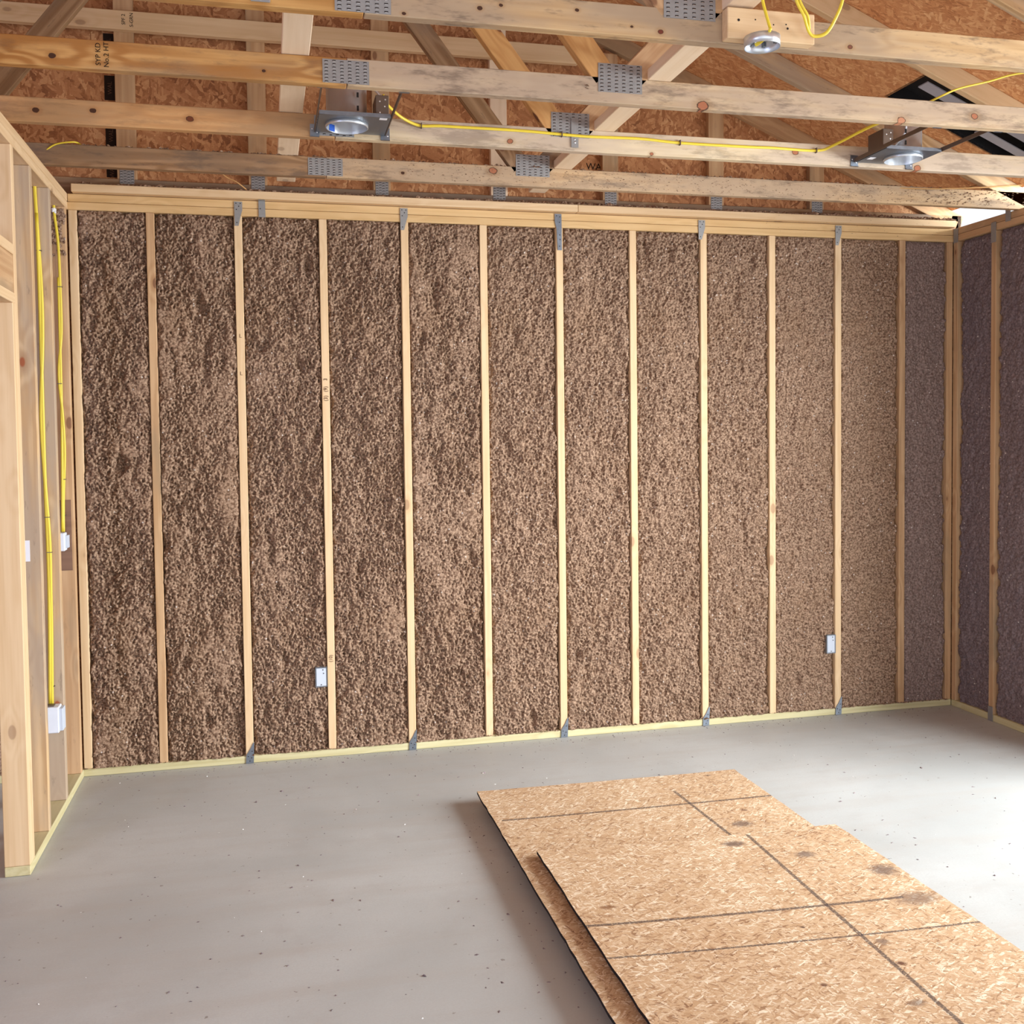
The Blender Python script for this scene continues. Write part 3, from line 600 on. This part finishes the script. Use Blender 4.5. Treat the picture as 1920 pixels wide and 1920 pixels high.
mark_on(c3c, '19', 0.7, (78.7, -68.58, 111.1), (0.3, 0, 1), (-1, 0, 0.3), 'ink_soft', 'grade_stamp')
# dark panels paint the shadow gap beside a gable stud, print over them
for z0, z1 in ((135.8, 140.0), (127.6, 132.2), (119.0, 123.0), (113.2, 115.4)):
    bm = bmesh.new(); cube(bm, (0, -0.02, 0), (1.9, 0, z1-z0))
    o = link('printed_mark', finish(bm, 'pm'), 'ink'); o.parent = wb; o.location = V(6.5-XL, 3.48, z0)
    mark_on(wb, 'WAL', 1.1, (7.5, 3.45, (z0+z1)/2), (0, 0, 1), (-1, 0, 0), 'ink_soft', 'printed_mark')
for x in (55.4, 76.0): mark_on(wb, 'WALL', 1.7, (x, 3.46, 136.5), (0, 0, 1), (-1, 0, 0), 'ink', 'printed_mark')
mark_on(wb, 'WAL', 2.0, (103.6, 3.46, 119.8), (1, 0, 0), (0, 0, 1), 'ink', 'printed_mark')
rd = [c for c in COL.objects if c.name == 'ceiling'][0]
def roof_mark(s, size, x, y, ang=0.0):
    ux = Vector((1, 0, -SL)).normalized(); uy = Vector((0, -1, 0))
    xd = (ux*math.cos(ang)+uy*math.sin(ang)); yd = (-ux*math.sin(ang)+uy*math.cos(ang))
    mark_on(rd, s, size, (x, y, roofz(x)-0.03), -xd, yd, 'ink', 'printed_mark')
roof_mark('FASTEN', 1.9, 141.5, -63, 1.4); roof_mark('SCOTIA', 1.9, 139.2, -63, 1.4)
roof_mark('////', 3.2, 130.5, -29, 1.2); roof_mark('(BO)', 3.2, 134.0, -33, 1.2)

# lateral braces lying on the bottom chords
o = board('lateral_brace', (39.5, -1.5, ZP+3.5+0.8), (39.5, -94, ZP+3.5+0.8), (1, 0, 0), 3.5, 1.5, 'pine_pale'); tag(o, 'pale flat brace board crossing over the truss chords on the left', 'board', 'flat braces lying over the chords')
o = board('lateral_brace', (89.3, -1.5, ZP+3.5+0.8), (89.3, -106, ZP+3.5+0.8), (1, 0, 0), 3.5, 1.5, 'pine_pale'); tag(o, 'very pale flat brace board crossing over the truss chords at the right', 'board', 'flat braces lying over the chords')
# short block scabbed to the nearest chord
blk = board('chord_block', (87.5, -93.3, ZP+1.55), (98.6, -93.3, ZP+1.55), (0, 0, 1), 3.5, 1.5, 'pine'); tag(blk, 'short pale block nailed to the nearest truss chord beside the round box', 'block')
bm = bmesh.new()
for (x, z, r) in ((88.9, 111.0, 0.16), (91.0, 111.2, 0.09), (93.3, 110.8, 0.09), (94.9, 110.95, 0.09), (95.1, 110.5, 0.14)): lathe(bm, [(0.0001, 0.02), (r, 0.0)], 10, Matrix.Translation(V(x-87.5, -0.02, z-ZP)) @ Matrix.Rotation(math.pi/2, 4, 'X'))
nl = link('nail_hole', finish(bm, 'n'), 'slot'); nl.parent = blk; nl.matrix_parent_inverse = blk.matrix_basis.inverted(); nl.location = V(87.5, -94.06, ZP)

# ------------------------------------------------------------------ recessed light housings
def can_light(cx, cy, label, flip=False, tilt=0.0):
    z = 109.75; E = empty('recessed_light', (cx, cy, z)); tag(E, label, 'light fitting', 'recessed light housings between the trusses')
    s = -1 if flip else 1
    bm = bmesh.new(); seg = 40; R0 = 3.05
    # frame plate with a round hole
    hx0, hx1, hy = -4.2, 6.0, 4.4
    outer = []; inner = []
    for k in range(seg):
        a = 2*math.pi*k/seg; c, si = math.cos(a), math.sin(a)
        ex = hx1 if c > 0 else -hx0; m = max(abs(c)/ex, abs(si)/hy); outer.append((c/m, si/m)); inner.append((R0*c, R0*si))
    for zz in (0, 0.08):
        vo = [bm.verts.new(Vector((s*x, y, zz))*IN) for x, y in outer]; vi = [bm.verts.new(Vector((s*x, y, zz))*IN) for x, y in inner]
        for k in range(seg): bm.faces.new((vo[k], vo[(k+1) % seg], vi[(k+1) % seg], vi[k]))
    for (lo, hi) in (((hx0, -hy-0.05, 0), (hx1, -hy, 0.55)), ((hx0, hy, 0), (hx1, hy+0.05, 0.55)), ((hx0-0.05, -hy, 0), (hx0, hy, 0.45)), ((hx1, -hy, 0), (hx1+0.05, hy, 0.45))):
        cube(bm, (min(s*lo[0], s*hi[0]), lo[1], lo[2]), (max(s*lo[0], s*hi[0]), hi[1], hi[2]))
    link('frame_plate', finish(bm, 'fp'), 'galv', E, V(cx, cy, z))
    bm = bmesh.new(); lathe(bm, [(3.05, -0.55), (3.15, -0.5), (3.15, 0.0), (3.0, 0.0), (3.0, 7.2), (2.6, 7.6), (0.001, 7.6)], 48); lathe(bm, [(3.0, -0.55), (2.94, 0.0), (2.94, 7.1), (0.001, 7.3)], 48)
    link('can_housing', finish(bm, 'can'), 'steel', E, V(cx, cy, z))
    bm = bmesh.new()
    for k in range(3): cube(bm, (s*1.5-0.25, -3.12, 1.2+k*1.9), (s*1.5+0.05, -3.02, 1.9+k*1.9))
    link('vent_slot', finish(bm, 'vs'), 'slot', E, V(cx, cy, z))
    bm = bmesh.new(); x0, x1 = (s*4.0, s*5.9) if s > 0 else (s*5.9, s*4.0)
    cube(bm, (x0, -3.2, 0.1), (x1, 1.2, 3.6)); jb = link('junction_box', finish(bm, 'jb', 0.06), 'dark_metal', E, V(cx, cy, z))
    bm = bmesh.new()
    for (px, pz) in ((0.6, 1.0), (1.3, 1.9), (0.6, 2.6), (1.4, 2.9), (1.3, 0.7)): lathe(bm, [(0.0001, 0.04), (0.13, 0.0)], 8, Matrix.Translation(Vector((x0+px, -3.22, 0.1+pz))*IN) @ Matrix.Rotation(math.pi/2, 4, 'X'))
    kn = link('knockout', finish(bm, 'k'), 'tooth'); kn.parent = jb
    for yy in (hx0-0.25, hx1+0.25):
        bm = bmesh.new(); x = s*yy
        cube(bm, (x-0.08, -68.5+1.5-cy, 0.1), (x+0.08, -44.5-cy, 0.75)); link('hanger_bar', finish(bm, 'hb'), 'dark_metal', E, V(cx, cy, z))
        for ya, yb in ((-44.5-cy-0.12, -44.5-cy-0.02), (-67.0-cy, -66.9-cy)):
            bm = bmesh.new(); cube(bm, (x-0.7, ya, -0.6), (x+0.7, yb, 1.3)); cube(bm, (x-0.7, min(ya, yb)-0.35, -0.62), (x+0.7, yb, -0.55)); dots(bm, [(x-0.35, 0.6), (x+0.35, 0.1)], ya, 0.13, 1)
            link('bar_foot', finish(bm, 'bf'), ['galv', 'tooth'], E, V(cx, cy, z))
    bm = bmesh.new(); cube(bm, (s*5.0-0.55, -hy+0.3 if s > 0 else 1.0, -0.03), (s*5.0+0.55, -hy+1.1 if s > 0 else 2.2, -0.005)); link('label', finish(bm, 'l'), 'paper', E, V(cx, cy, z))
    return E
cl = can_light(47.4, -49.6, 'recessed light housing on the left with a blue sticker inside its steel can')
bm = bmesh.new()
for k in range(6):
    a0, a1 = 2.15+k*0.07, 2.22+k*0.07
    q = [Vector((2.92*math.cos(a), 2.92*math.sin(a), z))*IN for a, z in ((a0, -0.45), (a1, -0.45), (a1, 0.55), (a0, 0.55))]; bm.faces.new([bm.verts.new(v) for v in q])
st = link('blue_sticker', finish(bm, 'st'), 'blue', cl, V(47.4, -49.6, 109.75))
E2 = can_light(140.8, -49.4, 'recessed light housing on the right with a white wire at its box', True)
bm = bmesh.new(); tube_bm(bm, [(-4.2, 0.2, 3.0), (-3.4, -1.0, 1.2), (-2.6, -1.6, 1.4), (-1.6, -2.8, 3.2), (-1.2, -2.6, 5.5)], 0.17); link('white_wire', finish(bm, 'ww', smooth=True), 'white_pl', E2, V(140.8, -49.4, 109.75))
bm = bmesh.new(); tube_bm(bm, [(4.9, -2.8, 3.4), (3.9, -2.5, 4.7), (2.6, -2.2, 6.0)], 0.2); link('flexible_conduit', finish(bm, 'fc', smooth=True), 'steel', cl, V(47.4, -49.6, 109.75))

# round box below the nearest chord
pb = empty('pancake_box', (91.4, -94.3, 108.0)); tag(pb, 'round shallow steel ceiling box hanging under the nearest chord with a cable inside', 'electrical box')
bm = bmesh.new(); lathe(bm, [(2.0, -1.0), (2.06, -1.0), (2.06, 0.15), (0.001, 0.15)], 36); lathe(bm, [(1.98, -1.0), (1.98, 0.05), (0.001, 0.05)], 36)
bd = link('box_body', finish(bm, 'pb'), 'steel', pb, V(91.4, -94.9, 108.75))
bm = bmesh.new()
for (x, y) in ((-1.2, 0.6), (0.8, 1.1), (-0.6, 1.2), (1.5, -0.4)): cube(bm, (x-0.2, y-0.25, -0.55), (x+0.2, y+0.25, 0.0))
link('cable_clamp', finish(bm, 'cc', 0.05), 'galv', pb, V(91.4, -94.9, 108.75))
bm = bmesh.new(); tube_bm(bm, [(90.7, -96.2, 114.5), (90.75, -96.3, 112.6), (91.05, -96.6, 110.8), (91.3, -96.95, 109.3), (91.3, -97.05, 108.95), (91.1, -96.2, 108.35), (90.9, -95.3, 108.15), (90.6, -94.8, 108.0)], 0.2, flatn=0.6)
o = link('electrical_cable', finish(bm, 'ec', smooth=True), 'yellow'); tag(o, 'yellow cable dropping into the round ceiling box', 'cable')
bm = bmesh.new(); tube_bm(bm, [(94.2, -97, 117), (94.9, -96.3, 113.2), (96.1, -96, 111.3), (97.2, -95.2, 109.9), (98.1, -95.0, 109.5), (99.4, -95.4, 109.9), (100.3, -96, 111.6), (101.0, -96.2, 113.6), (101.2, -97, 117)], 0.2, flatn=0.7)
tube_bm(bm, [(94.5, -97, 117), (95.3, -96.3, 113.2), (96.6, -96, 111.3), (97.3, -95.1, 110.2)], 0.16)
o = link('electrical_cable', finish(bm, 'ec', smooth=True), 'yellow'); tag(o, 'loop of yellow cable hanging over the nearest chord right of the block', 'cable')

# ------------------------------------------------------------------ yellow cables with staples
def staple(bm, x, y, z, horiz=True):
    if horiz: cube(bm, (x-0.06, y-0.32, z-0.42), (x+0.06, y+0.25, z+0.42))
    else: cube(bm, (x-0.42, y-0.32, z-0.06), (x+0.42, y+0.25, z+0.06))
def cable(lines, label, staples=(), horiz=True, r=0.2, mat='yellow', fl=0.6):
    bm = bmesh.new()
    for p in lines: tube_bm(bm, p, r, flatn=fl)
    E = link('electrical_cable', finish(bm, 'ec', smooth=True), mat); tag(E, label, 'cable')
    for s_ in staples:
        bm = bmesh.new(); staple(bm, 0, 0, 0, horiz); link('staple', finish(bm, 'sp'), 'dark_metal', E, V(*s_))
    return E
cable([[(52.6, -52, 113.6), (53.2, -49.5, 113.4), (55.5, -46.5, 112.6), (57.5, -45.2, 112.0), (59.3, -44.72, 111.7), (62, -44.72, 111.85), (65.2, -44.72, 111.85), (75.5, -44.74, 111.85), (86, -44.74, 111.55), (95.3, -44.72, 111.7), (102.3, -44.72, 111.4), (114.2, -44.72, 111.4), (119, -44.72, 111.48), (127.2, -44.72, 111.45), (129.5, -46.5, 112.0), (132, -54, 113.2), (134.4, -62, 113.4)]],
      'long yellow cable stapled along the second truss chord between the two light housings', [(59.3, -44.72, 111.7), (82, -44.72, 111.65), (102.3, -44.72, 111.4), (127.2, -44.72, 111.45)], r=0.23)
cable([[(134.2, -60, 113.5), (137.3, -64, 115.0), (140.8, -64, 116.5), (146, -64, 117.9), (151, -64, 119.4), (160, -64, 121)]], 'thin yellow cable rising to the right past the roof vent', r=0.16, fl=0.9)
cable([[(-1.58, -17.4, 109.0), (-2.08, -17.35, 107), (-1.98, -17.3, 101.7), (-1.55, -17.3, 89.2), (-1.6, -17.3, 80.3), (-2.2, -17.3, 67.7), (-1.9, -17.3, 56.8), (-1.45, -17.3, 46.8), (-1.5, -17.3, 38.6), (-1.6, -17.3, 29.5), (-1.8, -17.5, 18.3)],
       [(-1.9, -17.5, 101.7), (-1.85, -17.3, 85), (-1.9, -17.3, 60), (-1.75, -17.3, 40), (-2.1, -17.5, 18.3)]],
      'yellow cable running down the partition stud to the lower outlet box', [(-1.75, -17.2, 95.5), (-1.7, -17.2, 50.5), (-1.5, -17.2, 44.5), (-1.7, -17.2, 21.5)], False, r=0.28)
cable([[(-1.76, -3.1, 108.8), (-1.76, -3.1, 105), (-1.3, -3.0, 99.9), (-1.15, -2.95, 93.2), (-1.15, -2.95, 83.5), (-1.8, -2.95, 75.8), (-1.35, -2.95, 68), (-1.2, -2.95, 61.2), (-1.6, -2.98, 53.4), (-1.7, -3.4, 46.8)],
       [(-1.4, -2.95, 93.2), (-1.45, -2.95, 78), (-1.55, -2.95, 66), (-1.9, -3.4, 46.8)]],
      'yellow cable on the corner stud of the partition feeding the switch box', [(-1.2, -2.9, 91.5), (-1.7, -2.9, 73.9), (-1.5, -2.9, 56.4), (-1.65, -2.9, 49.8)], False, r=0.24)
cable([[(-0.9, -20, 109.1), (-0.5, -20, 110.4), (0.6, -20.4, 111.6), (2.2, -20.72, 112.5), (4.8, -20.7, 112.95), (5.6, -19, 113)]], 'short yellow cable curling over the left partition top plate to the truss', r=0.14, fl=1)
cable([[(26.2, -12, 112.9), (28.3, -4, 112.6), (30.4, -3, 111.8), (32.2, -1.4, 110.8)]], 'thin tan cord drooping onto the pale nailing board at the left', r=0.11, mat='tan', fl=1)
cable([[(150, -18, 113.1), (162, -20.75, 112.2), (175, -21, 112.8), (190, -21, 114.2)], [(160, -18, 112.9), (172, -15, 113.0), (184, -17, 115.5)]], 'thin brown cord lying along the first truss towards the bright corner', r=0.12, mat='tan', fl=1)
# sealant dabs where the cables pass the plate
def lump(bm, c, r, n=2, seed=0, mi=0, squash=(1, 1, 1)):
    rr = random.Random(seed); g = bmesh.ops.create_icosphere(bm, subdivisions=n, radius=1.0)
    for v in g['verts']:
        k = r*(1+rr.uniform(-0.25, 0.25)); v.co = Vector((c[0]+v.co.x*k*squash[0], c[1]+v.co.y*k*squash[1], c[2]+v.co.z*k*squash[2]))*IN
    for f in {f for v in g['verts'] for f in v.link_faces}: f.material_index = mi
for k, (x, y, z) in enumerate(((-2.0, -17.45, 106.9), (-1.8, -3.2, 105.3))):
    bm = bmesh.new(); lump(bm, (0, 0, 0), 0.42, 2, k); lump(bm, (0.2, 0.1, -0.4), 0.26, 1, k+9)
    o = link('sealant_dab', finish(bm, 'sd'), 'foam', None, V(x, y, z)); tag(o, ['white sealant dab at the top of the cable on the middle partition stud', 'white sealant dab at the top of the cable in the corner'][k], 'sealant')
# conduit end and small bracket at the top left, on the nearest truss
bm = bmesh.new(); lathe(bm, [(0.001, -0.7), (0.42, -0.7), (0.42, 0.9), (0.3, 0.9), (0.3, 2.5), (0.001, 2.5)], 16)
o = link('conduit_end', finish(bm, 'c'), 'steel', None, V(20.55, -95.6, 109.6)); o.rotation_euler = (0.5, 0.4, 0); tag(o, 'short shiny conduit end at the top left of the ceiling', 'conduit')
o = box('strap_bracket', (34.2, -92.64, 109.1), (36.2, -92.54, 112.3), 'galv_dull', None, 0.03); tag(o, 'small grey metal bracket on the nearest chord, left of its first toothed plate', 'bracket')
bm = bmesh.new(); poly_plate(bm, [(-0.6, 0), (0.6, 0), (0.6, 4.7), (-0.6, 4.7)], 0, 0.08); dots(bm, [(0, 0.8), (0, 1.3)], -0.1, 0.16)
o = link('metal_strap', finish(bm, 'ms'), ['galv_dull', 'tooth'], None, V(84.2, -44.62, 109.7)); tag(o, 'vertical metal strap across the second chord over its toothed plate', 'metal tie')

# ------------------------------------------------------------------ roof vent between two top chords
vz = lambda x, h: roofz(x)+h
rv = empty('roof_vent', ((HX0+HX1)/2, (HY0+HY1)/2, roofz(170))); tag(rv, 'dark rectangular roof vent opening with grey strips between two rafters', 'vent')
def slope_box(name, x0, x1, y0, y1, h0, h1, mat):
    bm = bmesh.new(); vs = []
    for (x, y, h_) in ((x0, y0, h0), (x1, y0, h0), (x1, y1, h0), (x0, y1, h0), (x0, y0, h1), (x1, y0, h1), (x1, y1, h1), (x0, y1, h1)):
        vs.append(bm.verts.new(V(x, y, roofz(x)+h_)))
    for f in ((0, 1, 2, 3), (4, 7, 6, 5), (0, 4, 5, 1), (1, 5, 6, 2), (2, 6, 7, 3), (3, 7, 4, 0)): bm.faces.new([vs[i] for i in f])
    return link(name, finish(bm, name), mat, rv, Vector((0, 0, 0)))
for nm, a in (('vent_side', (HX0-0.4, HX1+.4, HY0-0.4, HY0, 0.0, 3.5)), ('vent_side', (HX0-0.4, HX1+.4, HY1, HY1+0.4, 0.0, 3.5)), ('vent_side', (HX0-0.4, HX0, HY0, HY1, 0.0, 3.5)), ('vent_side', (HX1, HX1+0.4, HY0, HY1, 0.0, 3.5)), ('vent_hood', (HX0-0.4, HX1+0.4, HY0-0.4, HY1+0.4, 3.5, 4.0))):
    slope_box(nm, *a, 'black')
for a in ((155.4, 168.5, -35.5, -32.6, 0.4, 0.6), (171.0, 181.8, -30.6, -28.2, 0.6, 0.8), (170.5, 181.9, -36.4, -33.4, 0.6, 0.8)): slope_box('vent_strip', *a, 'strip_grey')

# ------------------------------------------------------------------ sheets on the floor
def sheet(name, x0, y0, z, ln, mat, label, tilt=(0.0, 0.0), wd=48.0, wob=1):
    """4 ft wide sheet; origin at its far left corner, top side at local z = 0.44 in"""
    bm = bmesh.new(); nx, ny = 24, 48; top = []; bot = []; rr = random.Random(wob)
    for j in range(ny+1):
        for i in range(nx+1):
            x = wd*i/nx; y = -ln*j/ny
            if i in (0, nx): x += rr.uniform(-0.07, 0.07)
            if j in (0, ny): y += rr.uniform(-0.06, 0.06)
            dz = tilt[0]*(1-i/nx)**2+tilt[1]*math.sin(j/ny*3.1)
            top.append(bm.verts.new(Vector((x, y, 0.46+dz))*IN)); bot.append(bm.verts.new(Vector((x, y, dz))*IN))
    w_ = nx+1
    for j in range(ny):
        for i in range(nx):
            a = j*w_+i; bm.faces.new((top[a], top[a+w_], top[a+w_+1], top[a+1])); bm.faces.new((bot[a], bot[a+1], bot[a+w_+1], bot[a+w_]))
    for j in range(ny):
        for i in (0, nx):
            a = j*w_+i; bm.faces.new((top[a], bot[a], bot[a+w_], top[a+w_])).material_index = 1
    for i in range(nx):
        for j in (0, ny):
            a = j*w_+i; bm.faces.new((top[a], top[a+1], bot[a+1], bot[a])).material_index = 1
    o = link(name, finish(bm, name), [mat, 'edge_black'], None, V(x0, y0, z)); tag(o, label, 'sheet'); return o
sheet('osb_sheet', 68.75, -34.0, 1.52, 96, 'osb_sheet_lower', 'lower strand board sheet on the floor, its far edge and left edge exposed', (0.35, 0.0), wob=2)
sheet('osb_sheet', 71.6, -63.6, 2.02, 96, 'osb_sheet_upper', 'upper strand board sheet lying askew on the lower one, marker grid lines', (0.85, 0.0), wob=5)
for k, y in enumerate((-44, -84, -122)):
    o = box('spacer_batten', (78, y-3.5, 0), (112, y, 1.5), 'pine_warm', None, 0.08); tag(o, f'flat batten hidden under the lower strand board sheet, {ordn[k]} from its far edge', 'batten')

# ------------------------------------------------------------------ crumbs of insulation and dirt
def crumbs(name, pts, mat, label, kind='stuff'):
    bm = bmesh.new()
    for k, (x, y, z, r) in enumerate(pts):
        rr = random.Random(k); a = rr.uniform(0, 6.28); ca, sa = math.cos(a), math.sin(a); lx, ly, lz = r*rr.uniform(0.8, 1.8), r*rr.uniform(0.5, 1.0), r*rr.uniform(0.3, 0.7)
        vs = []
        for q in ((1, 0.2, 0), (-0.9, 0.5, 0.1), (0.1, -1, 0), (0.2, 0.1, 1.2), (-0.2, 0.6, 0.7)):
            px, py = q[0]*lx*rr.uniform(0.7, 1.2), q[1]*ly*rr.uniform(0.7, 1.2)
            vs.append(bm.verts.new(V(x+px*ca-py*sa, y+px*sa+py*ca, z+q[2]*lz)))
        for f in ((0, 1, 2), (0, 3, 4), (0, 2, 3), (2, 1, 3), (1, 4, 3), (0, 4, 1)): bm.faces.new([vs[i] for i in f])
    o = link(name, finish(bm, name), mat); tag(o, label, 'debris', None, kind); return o
R = random.Random(11)
def onfloor():
    while True:
        x, y = R.uniform(2, 185), R.uniform(-150, -3)
        if not (66 < x < 122 and y < -31): return x, y
pts = [(*onfloor(), 0.0, R.uniform(0.09, 0.22)*(1.7 if R.random() < 0.12 else 1)) for _ in range(420)]
pts += [(R.uniform(1, 186), -abs(R.gauss(0, 2.2))-0.3, 0.0, R.uniform(0.06, 0.2)) for _ in range(260)]
pts += [(R.uniform(63.5, 70), R.uniform(-105, -40), 0.0, R.uniform(0.08, 0.22)) for _ in range(40)]
crumbs('floor_crumbs', pts, 'insul_grey', 'dark crumbs of insulation and dirt scattered over the concrete floor')
pts = [(*onfloor(), 0.0, R.uniform(0.08, 0.2)) for _ in range(45)]
crumbs('plaster_crumbs', pts, 'foam', 'tiny white specks of debris on the concrete floor')
pts = [(R.uniform(1.5, 186), R.uniform(-1.5, -0.9), ZP+1.51, R.uniform(0.25, 0.75)) for _ in range(620)] + [(R.gauss(98, 7), R.uniform(-1.5, -0.6), ZP+1.51, R.uniform(0.3, 0.95)) for _ in range(200)] + [(R.uniform(150, 186), R.uniform(-1.5, -0.6), ZP+1.51, R.uniform(0.35, 1.1)) for _ in range(260)] + [(R.uniform(140, 186), -1.56, ZP+R.uniform(-2.8, 1.4), R.uniform(0.06, 0.16)) for _ in range(60)]
crumbs('plate_crumbs', pts, 'insul', 'brown fluff of insulation lying along the top of the nailing board')
pts = [(R.uniform(2, 186), R.uniform(-20.5, -20.0), ZP+3.51, R.uniform(0.15, 0.5)) for _ in range(420)] + [(R.gauss(176, 9), -20.55, ZP+R.uniform(0.3, 3.3), R.uniform(0.12, 0.34)) for _ in range(160)] + [(R.uniform(60, 182), -20.55, ZP+R.uniform(0.3, 3.3), R.uniform(0.08, 0.17)) for _ in range(520)]
crumbs('truss_crumbs', pts, 'insul', 'insulation crumbs stuck to the chord of the truss nearest the back wall')
pts = [(R.uniform(-0.2, 186), R.uniform(-0.32, 0.3), 1.5+R.uniform(0, 0.25)*R.random(), R.uniform(0.15, 0.4)) for _ in range(700)]
crumbs('sill_crumbs', pts, 'insul', 'insulation fluff spilling onto the sill plate of the back wall')
bm = bmesh.new()
for k in range(70): lump(bm, (R.uniform(-2.7, -0.2), -2.75-R.random()*0.1, 105.4-8.5*R.random()**1.6), R.uniform(0.22, 0.5), 1, k+50, 0, (1, 0.5, 1.1))
o = link('corner_fluff', finish(bm, 'corner_fluff'), 'insul'); tag(o, 'clump of brown insulation fluff stuck high in the left corner', 'debris', None, 'stuff')
